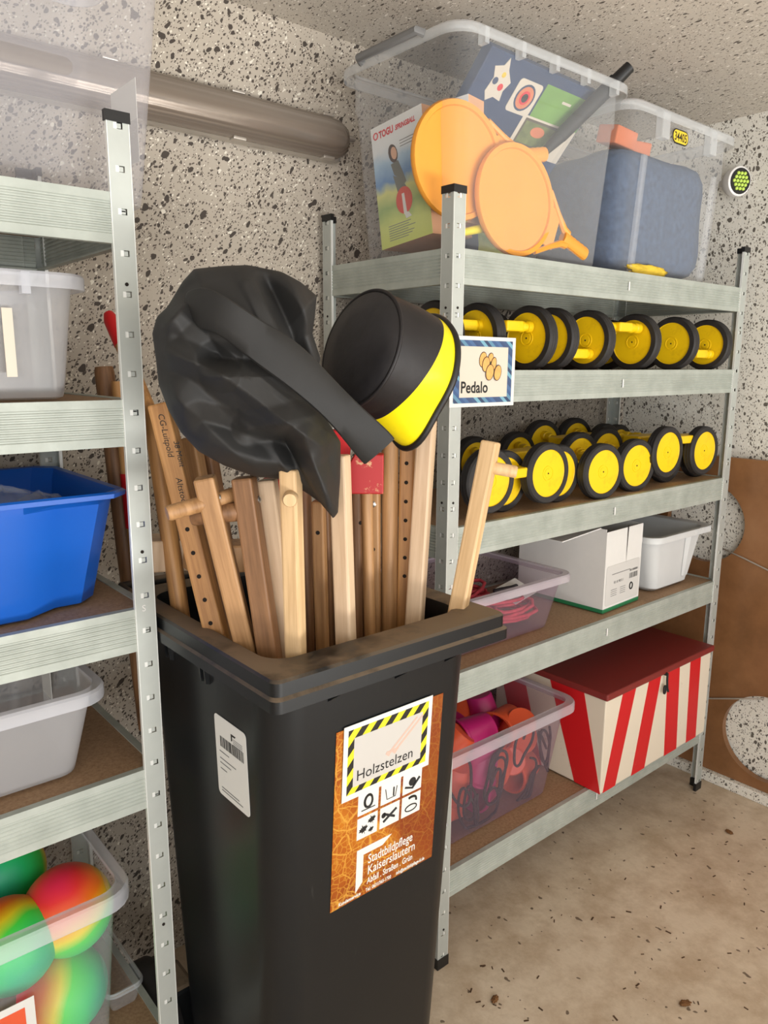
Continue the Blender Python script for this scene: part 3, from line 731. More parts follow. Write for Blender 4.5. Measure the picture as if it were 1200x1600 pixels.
# sign on the post
m = frame((-.006,-.004,1.366),(1,.0,-.004),(.004,0,1))
t = thing('paper_sign', 'laminated sign with blue striped border hanging on the corner post', 'sign', mw=m)
MB().box((0,0,0),(.204,.148,.001)).build('laminate_sheet', 'paper', t)
quad('striped_border', .010, .194, .008, .140, 'bluestripe', t, .0013)
quad('inner_card', .028, .179, .020, .127, 'cream', t, .0017)
text('Pedalo', .034, .031, .030, 'ink', t, bold=.0007, z=.0020, sx=.93)
W_ = MB()
for x, y, rx, ry in ((.098,.100,.012,.017),(.122,.103,.009,.012),(.107,.090,.012,.017),(.131,.091,.009,.015),(.119,.073,.013,.018),(.144,.072,.012,.0175)):
    z = .0018 + len(W_.v)/80*.0004
    W_.loft([[(a,b,z) for a,b in disc(x,y,rx,ry,20,-.25)], [(a,b,z+.0004) for a,b in disc(x,y,rx,ry,20,-.25)]], mi=0)
    W_.loft([[(a,b,z+.0003) for a,b in disc(x,y,rx-.0016,ry-.0016,20,-.25)], [(a,b,z+.0006) for a,b in disc(x,y,rx-.0016,ry-.0016,20,-.25)]], mi=1)
W_.build('roller_picture', [plain('dark_brown_ink',(60,36,30),.6), plain('tan_ink',(226,170,96),.6,0,.15,90)], t)
polyplate([(.120,.096),(.126,.097),(.124,.089),(.119,.088)][::-1], .0018, .0030).build('axle_picture', plain('dark_green_ink',(60,60,40),.6), t)

# ------------------------------------------------------------------ fourth shelf
b = storage_box('storage_box', 'low clear storage box with pink ropes on the fourth shelf', .02, .515, .022, .395, .757, .155, 'clear_dim', 'rim_dim', .028, lip=.018, lipd=.02, r=.03)
def rope_bundle(cx, cy_, cz, seed, label, mat='pinkrope'):
    rnd = random.Random(seed); pts = []
    ph = rnd.uniform(0, 6)
    for i in range(90):
        a = i*.55 + ph; r = 1 + .25*math.sin(i*.31+seed)
        pts.append((cx + .085*r*math.cos(a)*.9 + .02*math.sin(i*.9), cy_ + .04*r*math.sin(a), cz + .018*math.sin(i*.37+seed) + i*.0004))
    o = MB().tube(pts, .0052, 6).build('skipping_rope', mat, smooth=1); return tag(o, label, 'rope', 'pink skipping ropes')
rope_bundle(.37,.14,.795,1,'coiled pink rope nearest the right end of the low clear box')
rope_bundle(.20,.14,.795,2,'coiled pink rope in the left half of the low clear box')
rope_bundle(.33,.27,.80,4,'coiled pink rope at the back of the low clear box')
m = frame((.36,.10,.835),(1,.1,.12),(0,.9,.35)); o = MB().box((0,0,0),(.10,.075,.001)).build('paper_sheet','paper',mw=m); tag(o,'white paper sheet lying on the pink ropes','paper')
o = MB().tube([(.33,.15,.865),(.38,.13,.87),(.42,.15,.862)], .007, 8).build('black_strap','cord',smooth=1); tag(o,'short black strap on the paper in the low clear box','strap')
o = MB().tube([(.10,.10,.80),(.16,.16,.835),(.22,.26,.84),(.12,.3,.82)], .012, 8).build('black_strap','cord',smooth=1); tag(o,'thick black strap in the left half of the low clear box','strap')
# white carton with an open flap
t = thing('cardboard_carton', 'white cardboard carton with printed label and green base on the fourth shelf', 'carton', (.672,.040,.757), .05)
MB().box((0,0,0),(.202,.30,.012)).build('base_tray', 'greenink', t, bevel=.002)
mb = MB(); 
for lo, hi in (((.001,.001,.012),(.201,.004,.238)), ((.001,.297,.012),(.201,.30,.238)), ((.001,.004,.012),(.004,.297,.246)), ((.198,.004,.012),(.201,.297,.238)), ((.004,.004,.010),(.198,.297,.014))): mb.box(lo, hi)
mb.build('carton_walls', 'white', t)
MB().box((0,0,0),(.10,.19,.003)).build('flap', 'white', t, mw=frame((.0,.02,.246),(0,1,0),(-.94,0,-.05)))
MB().box((0,0,0),(.085,.003,.055)).build('flap', 'white', t, mw=Matrix.Translation((.116,.0005,.180)))
MB().add([(.112,-.0003,.245),(.118,-.0003,.243),(.113,-.0003,.13)],[(0,2,1)]).build('flap_gap', 'hole', t)
lab = MB().loft([rrect(0,.185,0,.118,.010,0), rrect(0,.185,0,.118,.010,.0004)]).build('printed_label', plain('label_grey',(206,204,200),.7), t, mw=frame((.010,.0004,.018),(1,0,0),(0,0,1)))
text('Sortieranlage Box', .010, .03, .086, 'ink', lab, z=.0008) if False else [quad('text_line', .03, .13, .090-k*.009, .092-k*.009, 'greyink', lab, .0008) for k in range(1)]
text('FSC', .012, .145, .016, 'ink', lab, z=.0008) if False else None
for i in range(15): quad('bar', .128+i*.0032, .128+i*.0032+random.choice((.001,.0018)), .062, .078, 'ink', lab, .0008)
for i in range(15): quad('bar', .128+i*.0032, .128+i*.0032+random.choice((.001,.0018)), .084, .090, 'ink', lab, .0008)
text('10 10 90 0 1', .011, .04, .062, 'ink', lab, z=.0008)
for k in range(4): quad('text_line', .028, .06, .044-k*.006, .0455-k*.006, 'greyink', lab, .0008); quad('text_line', .078, .108, .044-k*.006, .0455-k*.006, 'greyink', lab, .0008)
MB().tube([(.14+.008*math.cos(a), .038+.010*math.sin(a), .0008) for a in [2*pi*i/14 for i in range(15)]], .0022, 5).build('recycling_mark', 'ink', lab)
# grey tub
t = thing('plastic_tub', 'light grey plastic tub with slanting end beside the white carton', 'tub', (1.075,.17,.757))
def tr(x0,x1,y0,y1,z,r=.03): return rrect(x0,x1,y0,y1,r,z)
rings = [tr(-.095,.085,-.10,.13,.001,.02), tr(-.110,.100,-.115,.145,.012,.03), tr(-.158,.160,-.132,.165,.185,.04), tr(-.162,.168,-.137,.170,.188,.04), tr(-.176,.186,-.150,.185,.188,.045), tr(-.178,.188,-.152,.187,.183,.045), tr(-.178,.188,-.152,.187,.170,.045), tr(-.174,.184,-.148,.183,.170,.045), tr(-.172,.180,-.146,.18,.180,.045)]
inner = [tr(-.156,.158,-.130,.163,.184,.04), tr(-.107,.097,-.112,.142,.015,.03)]
MB().loft(rings, True, False).build('tub_body', 'tub', t, smooth=35)
MB().loft([rings[3]]+inner, False, True).build('tub_inside', 'tub', t, smooth=35)
for i in range(9):
    MB().box((.05+i*.012, -.1525, .168), (.054+i*.012, -.146, .186)).build('grip_rib', 'tub', t, bevel=.001)
MB().loft([[(.03,-.132,.175),(.05,-.142,.175),(.10,-.142,.175),(.12,-.132,.175)], [(.045,-.118,.03),(.055,-.122,.03),(.075,-.122,.03),(.085,-.118,.03)]]).build('wall_rib', 'tub', t, bevel=.003)

# ------------------------------------------------------------------ bottom shelf
b = storage_box('storage_box', 'clear storage box full of orange and magenta cup stilts on the lowest shelf', -.02, .56, .012, .405, .254, .285, 'clear_dim', 'rim_dim', .034, lip=.022, lipd=.026, r=.04)
def cup(c, d, mat, label, seed):
    c = Vector(c); d = Vector(d)          # keep the whole cup inside the tub and above its floor
    for ax in (0, 1, 2):
        q_ = math.sqrt(max(0, 1-d[ax]**2)); lo = min(-.058*q_, d[ax]*.096-.040*q_); hi = max(.058*q_, d[ax]*.096+.040*q_)
        mn = (.050, .034 + .036*(1-(c.z-.254)/.285) + .012, .262)[ax]; mx_ = (.498, .352, .60)[ax]
        if c[ax]+lo < mn: c[ax] = mn-lo
        if c[ax]+hi > mx_: c[ax] = mx_-hi
    m = along(c, d, seed)
    t = thing('cup_stilt', label, 'cup stilt', mw=m, group='cup stilts in the clear box')
    MB().lathe([(.0005,.096),(.036,.096),(.040,.092),(.052,.010),(.058,.006),(.058,0),(.052,0),(.049,.010),(.037,.088),(.0005,.088)], 28).build('cup', mat, t, smooth=40)
    rnd = random.Random(seed); q = Vector(c); P = []
    a0, dx, lp = rnd.uniform(0, 6), rnd.uniform(-.05, .05), rnd.uniform(.72, 1.25)
    for k in range(22 if seed % 2 else 12):                      # the cord hangs in loops between the cups and the front wall
        a = a0 + k*.58
        P.append(tuple(m.inverted() @ Vector((q.x + dx*k/15 + .034*lp*math.sin(a) + .02*math.sin(a*.37), 0, q.z - .01 + .066*math.cos(a*lp) + .022*math.sin(a*.45+1)))))
    # smooth path
    S = []
    for i in range(len(P)-1):
        a_, b_ = Vector(P[i]), Vector(P[i+1]); pr = Vector(P[i-1]) if i else a_; nx = Vector(P[i+2]) if i+2 < len(P) else b_
        for u in (0,.33,.66):
            S.append(.5*((2*a_) + (-pr+b_)*u + (2*pr-5*a_+4*b_-nx)*u*u + (-pr+3*a_-3*b_+nx)*u**3))
    W_ = [m @ q for q in S]; mi_ = m.inverted()
    S = [mi_ @ Vector((max(.05,min(.492,q.x)), (.034 + .036*(1-(max(.268,min(.52,q.z))-.254)/.285)) + .0065 + .004*(1+math.sin(q.x*60+q.z*40)), max(.268,min(.52,q.z)))) for q in W_]
    if c[1] < .152: MB().tube(S, .0038, 6).build('cord_loop', 'cord', t, smooth=1)
    return t
cups = [((.475,.085,.415),(-.35,-.45,.8),'orange','orange cup stilt at the right end of its box, mouth tilted down'),
        ((.375,.11,.455),(.95,.20,.1),'orange','orange cup stilt high in the box with its open mouth facing left'),
        ((.395,.085,.375),(-.75,-.55,-.15),'orange','orange cup stilt lying low at the right, closed end to the front'),
        ((.470,.20,.300),(.1,.3,.95),'orange','orange cup stilt standing in the far right bottom corner of the box'),
        ((.140,.080,.350),(.12,-.35,1),'orange','orange cup stilt standing left at the box front'),
        ((.255,.075,.365),(.18,-.2,.95),'magenta','magenta cup stilt standing on the box floor at the front'),
        ((.255,.100,.400),(.1,-.45,.85),'magenta','magenta cup stilt leaning above the standing magenta one'),
        ((.075,.085,.290),(.75,-.40,.1),'orange','orange cup stilt lying at the bottom left of the box front'),
        
        ((.090,.200,.430),(.4,.2,.7),'magenta','magenta cup stilt at the left back of the box'),
        ((.210,.230,.430),(.8,.1,.4),'magenta','magenta cup stilt lying across the back middle of the box'),
        ((.440,.250,.420),(-.1,.2,.9),'magenta','magenta cup stilt at the back right under the shelf'),
        ((.310,.300,.430),(.6,.3,.5),'orange','orange cup stilt at the back under the shelf beam'),
        ((.300,.230,.300),(.2,.1,.9),'orange','orange cup stilt in the middle of the box floor'),
        ((.470,.150,.345),(-.5,-.6,.25),'orange','orange cup stilt lying at the bottom right corner of the box front'),
        ((.430,.020,.300),(1,.05,.03),'orange','orange cup stilt lying on the box floor at the right front'),
        ((.250,.020,.300),(1,.1,.02),'magenta','magenta cup stilt lying on the box floor at the middle front'),
        ((.150,.250,.290),(.1,.3,.9),'orange','orange cup stilt at the back left of the box floor'),
        ((.120,.110,.445),(.5,-.3,.7),'orange','orange cup stilt high at the left front of the box'), ((.215,.115,.475),(.9,-.2,.2),'magenta','magenta cup stilt just under the rim at the front'),
        ((.060,.320,.330),(.5,-.2,.8),'magenta','magenta cup stilt in the back left corner of the box')]
for i, (c, d, mt, lb) in enumerate(cups): cup((.088+(c[0]-.06)*.84, .124+(c[1]-.075)*.64+max(0,.32-c[2])*.35, .012+c[2]*.97+.004), Vector(d).normalized(), mt, lb, i*3+1)

t = thing('striped_chest', 'red and cream striped wooden chest with red lid darkened for shade', 'chest', (.600,-.036,.256))
CW, CD, CHH = .592, .40, .285
MB().box((0,0,0),(CW,CD,CHH)).build('chest_body', 'creampaint', t, bevel=.003)
MB().box((-.006,-.008,CHH),(CW+.006,CD+.004,CHH+.020)).build('chest_lid', 'redlid', t, bevel=.004)
sm = MB()
def fq(pts): sm.loft([[(x*CW,.0005,z*CHH) for x,z in pts], [(x*CW,-.0007,z*CHH) for x,z in pts]], True, True)
for pts in ([(.14,1.0),(.255,1.0),(.125,0),(.02,0)], [(.37,1.0),(.485,1.0),(.385,0),(.265,0)], [(.545,1.0),(.665,1.0),(.70,0),(.575,0)], [(.775,1.0),(.885,1.0),(.905,0),(.80,0)]): fq(pts)
for pts in ([(.48,1),(.18,1),(.0,0.0),(.22,0)], [(.98,1),(.74,1),(.52,0),(.76,0)]):
    sm.loft([[(.0005,y*CD,z*CHH) for y,z in pts], [(-.0007,y*CD,z*CHH) for y,z in pts]], True, True)
sm.build('painted_stripes', 'redpaint', t)
MB().box((.297,-.010,CHH-.004),(.305,-.001,CHH+.006)).build('latch_staple', 'ink', t, bevel=.001)
lk = MB(); lk.tube([(.301,-.012,CHH+.004),(.300,-.013,CHH-.02),(.305,-.013,CHH-.045),(.309,-.014,CHH-.056)], .0035, 8); lk.tube([(.292+.006*math.cos(a),-.012,CHH-.046+.012*math.sin(a)) for a in [2*pi*i/14 for i in range(15)]], .0032, 6)
lk.build('latch_hook', 'ink', t, smooth=40)

# ------------------------------------------------------------------ wheelie bin
BX, BY = -.4305, -.075
t = thing('wheelie_bin', 'black wheelie bin full of wooden stilts with orange leaf sticker', 'bin', (0,0,0))
def br(z, ins=0, r=.055):
    k = 1.0 - z
    return rrect(-.628+.026*k+ins, -.219-.014*k-ins, -.296+.065*k+ins, .150-.05*k-ins, r-ins*.5, z, 7)
body = [br(.035,.02,.07), br(.05,.0,.06)] + [br(z) for z in (.2,.4,.6,.8,.93)] + [br(1.005)]
inn = [br(1.03,.006), br(.9,.006), br(.5,.006), br(.07,.008)]
MB().loft(body, True, False).build('bin_body', 'bin', t, smooth=40)
MB().loft(inn, False, True).build('bin_inside', 'bin', t, smooth=40)
def rimr(x0,x1,y0,y1,z,r): return rrect(x0,x1,y0,y1,r,z,7)
X0, X1, Y0, Y1 = -.660, -.197, -.352, .185
rr_ = [rimr(-.622,-.225,-.290,.155,1.006,.05), rimr(X0+.004,X1-.004,Y0+.004,Y1-.004,1.003,.012), rimr(X0,X1,Y0,Y1,1.005,.014), rimr(X0,X1,Y0,Y1,1.022,.014), rimr(X0+.004,X1-.004,Y0+.006,Y1-.004,1.0255,.014), rimr(X0+.004,X1-.004,Y0+.006,Y1-.004,1.0445,.014),
       rimr(X0+.007,X1-.007,Y0+.010,Y1-.007,1.048,.013), rimr(-.621,-.230,-.282,.150,1.046,.043), rimr(-.614,-.236,-.274,.143,1.043,.040), rimr(-.612,-.238,-.272,.141,1.02,.040), rimr(-.618,-.229,-.286,.144,.99,.052)]
MB().loft(rr_, False, False).build('bin_rim', 'bin', t, smooth=30)
for x in (-.53, -.40, -.29):
    MB().loft([[(x-.003,-.29,.965),(x+.003,-.29,.965),(x+.003,-.345,1.004),(x-.003,-.345,1.004)],[(x-.003,-.29,1.005),(x+.003,-.29,1.005),(x+.003,-.345,1.007),(x-.003,-.345,1.007)]]).build('rim_gusset', 'bin', t)
for y in (-.105,-.090,.025,.040):
    MB().loft([[(-.622,y-.0015,.955),(-.622,y+.0015,.955),(-.634,y+.0015,.960),(-.634,y-.0015,.960)],[(-.622,y-.0015,1.006),(-.622,y+.0015,1.006),(-.638,y+.0015,1.006),(-.638,y-.0015,1.006)]]).build('rim_gusset', 'bin', t)
# rear handle, axle and wheels
MB().tube([(-.63,.17,1.03),(-.63,.235,1.035),(-.225,.235,1.035),(-.225,.17,1.03)], .013, 12).build('rear_handle', 'bin', t, smooth=50)
MB().tube([(-.62,.20,.115),(-.23,.20,.115)], .012, 12).build('axle', 'steel_post', t, smooth=50)
for x in (-.635, -.215):
    wv = MB().lathe([(.03,-.022),(.085,-.022),(.085,.022),(.03,.022),(.03,-.022)], 32, cap=False, mat=along((x,.20,.115),(1,0,0))).build('bin_wheel', 'bin', t, smooth=40)
    MB().lathe([(.086,-.025),(.110,-.025),(.115,-.018),(.115,.018),(.110,.025),(.086,.025),(.086,-.025)], 36, cap=False, mat=along((x,.20,.115),(1,0,0))).build('tyre', 'rubber', wv, smooth=40)
MB().box((-.64,.12,.08),(-.57,.21,.22)).build('wheel_bracket', 'bin', t, bevel=.01)
# leaf sticker on the bin front
FN = Vector((0,.065,-1))    # front plane tilt (going down)
def front(x, z): return Vector((x, -.296+.065*(1-z)-.0006, z))
m = frame(front(-.5160,.5915), (1,0,0), (0,-.065,1))
st = MB().box((0,0,0),(.2240,.3205,.0006)).build('leaf_sticker', 'leafprint', t, mw=m)
st['label'] = 'orange sticker printed with an autumn leaf'
wt = plain('sticker_white', (228,226,220), .45); M['swhite'] = wt
text('Stadtbildpflege', .0245, .074, .057, 'swhite', st, bold=.00025, sx=.69, z=.001); text('Kaiserslautern', .0245, .074, .036, 'swhite', st, bold=.00025, sx=.75, z=.001)
text('Abfall . Straßen . Grün', .0165, .074, .018, 'swhite', st, bold=.0003, sx=.68, z=.001)
text('Kundenservice', .0095, .016, .0035, 'swhite', st, bold=.0003, sx=.80, z=.001); text('Tel.: 0631/365-1700', .0095, .072, .0035, 'swhite', st, bold=.0003, sx=.72, z=.001); text('info@stadtbildpflege-kl.de', .0095, .139, .0035, 'swhite', st, bold=.0003, sx=.66, z=.001)
polyplate([(.050,.012),(.064,.027),(.064,.079),(.104,.079),(.124,.092),(.050,.092)], .0006, .0011).build('angle_logo', 'swhite', st)
for i in range(3):
    for j in range(2):
        x0, y0 = .048+i*.0475, .112+j*.044
        tl = MB().box((x0,y0,.0006),(x0+.042,y0+.039,.0011)).build('pictogram_tile', 'swhite', st)
        P = MB(); cx, cy_ = x0+.021, y0+.0195
        if (i,j) == (0,0):
            for dx, dy, s in ((-.008,-.004,.011),(.009,.008,.010),(.008,-.010,.007)):
                LF = [(0,-1.1),(.06,-.4),(.5,-.55),(.42,-.28),(1,.05),(.72,.2),(.8,.5),(.42,.36),(.36,.62),(.16,.42),(0,1.05),(-.16,.42),(-.36,.62),(-.42,.36),(-.8,.5),(-.72,.2),(-1,.05),(-.42,-.28),(-.5,-.55),(-.06,-.4)]
                pts = [(cx+dx+s*.95*(a_*.9-b_*.3), cy_+dy+s*.95*(a_*.3+b_*.9)) for a_, b_ in LF]
                polyplate(pts, .0011, .0015, P)
        elif (i,j) == (1,0):
            P.tube([(cx-.014,cy_-.008,.0013),(cx+.014,cy_+.008,.0013)], .0022, 5); P.tube([(cx-.012,cy_+.006,.0013),(cx+.010,cy_-.006,.0013)], .0024, 5); polyplate(disc(cx-.013,cy_+.004,.005), .0011, .0015, P)
        elif (i,j) == (2,0):
            P.tube([(cx+.013*math.cos(a), cy_-.006+.006*math.sin(a), .0013) for a in [2*pi*k/16 for k in range(17)]], .0012, 5); P.tube([(cx+.011*math.cos(a), cy_+.008+.007*math.sin(a), .0013) for a in [-.4+2.6*k/12 for k in range(13)]], .0022, 5)
        elif (i,j) == (0,1):
            P.tube([(cx+.008*math.cos(a), cy_+.002+.011*math.sin(a), .0013) for a in [2*pi*k/16 for k in range(17)]], .0022, 5); P.tube([(cx-.014,cy_-.012,.0013),(cx+.014,cy_-.012,.0013)], .001, 5)
        elif (i,j) == (1,1):
            P.tube([(cx-.012,cy_+.008,.0013),(cx-.008,cy_-.012,.0013),(cx+.010,cy_-.012,.0013),(cx+.013,cy_+.006,.0013)], .0008, 5); P.tube([(cx+.006,cy_-.010,.0013),(cx+.006,cy_+.006,.0013)], .0016, 5)
        else:
            polyplate(disc(cx,cy_,.008), .0011, .0015, P); P.tube([(cx-.016,cy_-.006,.0013),(cx,cy_-.012,.0013),(cx+.016,cy_+.004,.0013)], .0022, 5)
        P.build('pictogram', 'ink', st)
# laminated stilts sign taped over it
m = frame(front(-.5030,.7862)+Vector((0,-.0022,0)), (1,0,.001), (0,-.065,1))
sg = MB().box((0,0,0),(.1845,.130,.0008)).build('laminated_sign', 'paper', t, mw=m); sg['label'] = 'white laminated sign with black and yellow border'
quad('hazard_border', .0085, .176, .010, .122, 'hazard', sg, .0011)
quad('inner_card', .020, .163, .021, .107, plain('grey_white_card', (196,192,186), .6), sg, .0015)
text('Holzstelzen', .0262, .026, .030, 'ink', sg, z=.0019, sx=.97)
Pn = MB()
for dx in (0, .013):
    Pn.loft([[(x+dx,y,z) for x,y in ((.087,.054),(.0905,.051),(.152,.100),(.1495,.1025))] for z in (.0015,.0018)], mi=0)
    Pn.loft([[(x+dx,y,z) for x,y in ((.085,.056),(.092,.050),(.100,.058),(.088,.060))] for z in (.0015,.0019)], mi=0)
Pn.build('stilt_picture', plain('pale_stilt_ink',(214,176,160),.6), sg)
# barcode label on the side
lx = lambda z: -.628+.026*(1-z)-.0006
m = frame((lx(.775),-.1165,.775),(0,-1,0),(-.026,0,1))
lb = MB().loft([rrect(0,.098,0,.140,.008,0), rrect(0,.098,0,.140,.008,.0006)]).build('barcode_label', 'paper', t, mw=m); lb['label'] = 'white label with a bar code'
x = .016
while x < .088:
    wd = random.choice((.0008,.0012,.002)); quad('bar', x, x+wd, .088, .106, 'ink', lb, .0010); x += wd + random.choice((.0010,.0014,.002))
polyplate([(.052,.110),(.0555,.112),(.0555,.1195),(.064,.1195),(.067,.1225),(.052,.1225)], .0006, .0010).build('angle_logo', 'ink', lb)
for k in range(4): quad('text_line', .058, .086, .115-k*.003, .1158-k*.003, 'greyink', lb, .0010)
for y, l_ in ((.078,.03),(.066,.05),(.058,.034),(.048,.02),(.014,.055),(.009,.066)): quad('text_line', .012, .012+l_, y, y+.0016, 'greyink', lb, .0010)

# ------------------------------------------------------------------ stilts in the bin
def stilt(T, B, zend, sec, mat, label, roll=.35, round_=False, foot=None, screw=None, holes=None, name='wooden_stilt', block=None, marks=None):
    T, B = Vector(T), Vector(B); D = (B-T).normalized()
    while True:                      # let the foot end where the pole meets the inside of the bin
        k = (T.z-zend)/(-D.z); E_ = T + D*k; q_ = 1-zend; ins = .012+sec*.7
        if zend > .85 or (-.628+.026*q_+ins < E_.x < -.219-.014*q_-ins and -.296+.065*q_+ins < E_.y < .15-.05*q_-ins): break
        zend += .02
    Ln = k
    up = -D
    # local frame: z up along the pole, x roughly to the right in the room's x, turned by roll
    xx = Vector((math.cos(roll), math.sin(roll), 0)); xx = (xx - up*xx.dot(up)).normalized(); yy = up.cross(xx)
    m = Matrix((xx, yy, up)).transposed().to_4x4(); m.translation = E_
    t = thing(name, label, 'stilt', mw=m, group='wooden stilts in the bin')
    h = sec/2
    if round_:
        MB().lathe([(h*.9,0),(h,.004),(h,Ln-.010),(h*.9,Ln-.003),(h*.55,Ln)], 18).build('pole', mat, t, smooth=50)
    else:
        MB().box((-h,-h,0),(h,h,Ln)).build('pole', mat, t, bevel=.0035)
    if foot:
        a0, a1, dz, r, ang = foot
        d = Vector((math.cos(ang), math.sin(ang), 0)); c = Vector((0,0,Ln-dz))
        MB().tube([c + d*a0, c + d*(a0+.004), c + d*(a1-.004), c + d*a1], [r*.85,r,r,r*.85], 16).build('foot_rest', mat, t, smooth=50)
    if screw:
        for fx, fy, dz in screw:
            p = Vector((fx*h, fy*h, Ln-dz)); nn = Vector((fx if abs(fx)==1 else 0, fy if abs(fy)==1 else 0, 0))
            MB().lathe([(.0055,-.001),(.0055,.0014),(.003,.0030)], 12, mat=along(p, nn)).build('screw', 'steelscrew', t, smooth=40)
    if holes:
        dz0, step, cnt, fx, fy = holes
        for i in range(cnt):
            nn = Vector((fx, fy, 0)).normalized(); p = nn*(h if not round_ else h*1.0) + Vector((0,0,Ln-dz0-i*step))
            MB().lathe([(.0036,-.003),(.0036,.0004)], 10, mat=along(p, nn)).build('peg_hole', 'hole', t)
    if marks:
        for (txt, dz, sz, la) in marks:
            o = text(txt, sz, 0, 0, 'ink', t, name='handwriting', shear=.2)
            o.matrix_local = frame((-h-.0006, h*la, Ln-dz), (0,0,-1), (0,-1,0))
    return t
stilt((-.611,.10,1.386),(-.594,.06,1.024),.12,.031,'honey','honey-coloured round stilt pole leaning furthest toward the left shelf',round_=True,roll=.6)
stilt((-.639,0,1.392),(-.604,-.09,1.033),.12,.032,'honey','stilt pole with handwriting down its side and a row of holes',roll=.85,holes=(.20,.038,8,-1,0),screw=[(-1,.2,.17)],marks=[('CG-Luitpold',.016,.0135,.1),('38 Mont',.062,.012,-.75),('Altstock',.118,.0135,-.1)])
stilt((-.572,.04,1.332),(-.567,-.05,1.006),.12,.030,'oakw','brown stilt pole just right of the handwritten one, under the black bag',roll=.7)
stilt((-.537,.06,1.318),(-.516,0,.974),.12,.034,'brownw','dark broad stilt pole with faint writing behind the foot rests',roll=.7,marks=[('4/10',.06,.018,0)])
stilt((-.644,-.15,1.295),(-.594,-.165,1.031),.12,.030,'oakw','stilt with screw and long round foot rest, first of the square ones from the left',roll=.95,screw=[(0,-1,.034)],foot=(-.050,.064,.037,.0115,2.0))
stilt((-.597,-.18,1.294),(-.574,-.20,1.031),.12,.031,'brownw','darker square stilt with screw, right of the one with long foot rest',roll=.75,screw=[(.5,-1,.036)],foot=(.0,.085,.050,.0140,1.65))
stilt((-.552,-.17,1.285),(-.534,-.19,1.018),.12,.028,'pale','pale square stilt half hidden between the dark one and front one',roll=.75)
stilt((-.570,-.262,1.313),(-.560,-.252,1.037),.12,.026,'beech','light square stilt right at the front, peg end facing the viewer',roll=.72-pi/2*0-.15,foot=(.0,.032,.038,.0105,3.5))
stilt((-.437,-.10,1.29),(-.434,-.10,.966),.12,.022,'brownw','dark round stilt just right of the front one',round_=True)
stilt((-.434,-.135,1.235),(-.429,-.135,.979),.12,.021,'oakw','thin brown stilt with one drilled hole',roll=.72,holes=(.052,.2,1,-1,0))
stilt((-.455,-.222,1.32),(-.452,-.232,1.022),.12,.027,'pale','pale pink-toned square stilt below the hanging tip of the bag',roll=.50)
stilt((-.372,-.06,1.28),(-.364,-.06,1.0),.12,.024,'brownw','dark stilt in the shade left of the red block',roll=.7)
stilt((-.337,-.11,1.25),(-.333,-.11,.961),.12,.021,'brownw','dark brown stilt with one hole under the red block',round_=True,holes=(.068,.2,1,-.2,-1))
stilt((-.349,-.155,1.262),(-.341,-.155,.984),.12,.0205,'oakw','slim round stilt directly under the red block',round_=True)
stilt((-.312,-.13,1.27),(-.309,-.13,.958),.12,.021,'oakw','slim stilt with screw and brass hole beside the thick round one',roll=.7,screw=[(-1,0,.054)],holes=(.135,.2,1,-1,0))
stilt((-.280,-.135,1.35),(-.279,-.135,.973),.12,.030,'oakw','thick round brown stilt right of the red block',round_=True)
stilt((-.251,-.15,1.37),(-.255,-.15,.986),.12,.026,'honey','light stilt with a row of drilled holes beside the leaning one',roll=.72,holes=(.085,.034,7,-1,0))
stilt((-.243,-.19,1.362),(-.276,-.20,1.004),.12,.029,'pale','pale square stilt with screw and peg leaning right under the drum bag',roll=.55,screw=[(-1,0,.026)],foot=(-.012,.040,.028,.0085,.1))
stilt((-.185,-.285,1.329),(-.238,-.266,1.027),.30,.0285,'beech','light square stilt leaning out at the right corner of the bin',roll=.42,foot=(.0,.052,.043,.0105,-1.25))
# red painted foot blocks
def block(pts, p, label, th=.028, rz=-.72, mat='redchip'):
    o = polyplate(pts, -th/2, th/2).build('red_foot_block', mat, bevel=.002)
    o.matrix_world = Matrix.Translation(p) @ Matrix.Rotation(rz, 4, 'Z') @ Matrix.Rotation(pi/2, 4, 'X'); return tag(o, label, 'block')
block([(-.05,-.026),(.034,-.026),(.034,.038),(-.012,.038)], (-.385,-.190,1.276), 'chipped red wedge block with bare lower edge on the stilts')
block([(-.03,-.05),(.02,-.05),(.03,.05),(-.03,.05)], (-.405,-.14,1.30), 'darker red block behind the chipped wedge', mat='redpaint')
block([(-.02,-.03),(.02,-.03),(.02,.03),(-.02,.03)], (-.50,-.11,1.245), 'small red block between the pale stilt and front stilt', mat='redpaint')
# poles and timber leaning on the back wall behind the left unit
def lean(name, a, b, r, mat, label, n=16, tip=None, tipmat=None):
    a, b = Vector(a), Vector(b); t = thing(name, label, 'pole', a)
    MB().tube([Vector((0,0,0)), (b-a)*.02, (b-a)*.985, (b-a)], [r*.96,r,r,r*.9], n).build('pole', mat, t, smooth=50)
    if tip: MB().tube([(b-a)*tip[0], (b-a)*((tip[0]+tip[1])/2), (b-a)*tip[1]], r*1.14, n).build('painted_end', tipmat, t, smooth=50)
    return t
lean('round_pole', (-.565,.31,.70),(-.583,.38,1.447),.019,'brownw','thick round pole with flat end behind the left shelf post')
lean('round_pole', (-.560,.30,.78),(-.577,.33,1.42),.012,'honey','thin wooden pole with red painted middle behind the shelf post',tip=(.55,.72),tipmat='redpaint')
t = thing('wooden_bat', 'thin slanting wooden bat with red tip against the back wall', 'bat')
a, bb = Vector((-.552,.42,1.552)), Vector((-.520,.20,1.24)); d = bb-a
MB().tube([a+d*.2, a+d*.5, a+d], [.014,.013,.012], 10).build('bat_blade', 'honey', t, smooth=40); MB().tube([a, a+d*.04, a+d*.20], [.010,.015,.015], 10).build('red_tip', 'redpaint', t, smooth=40)
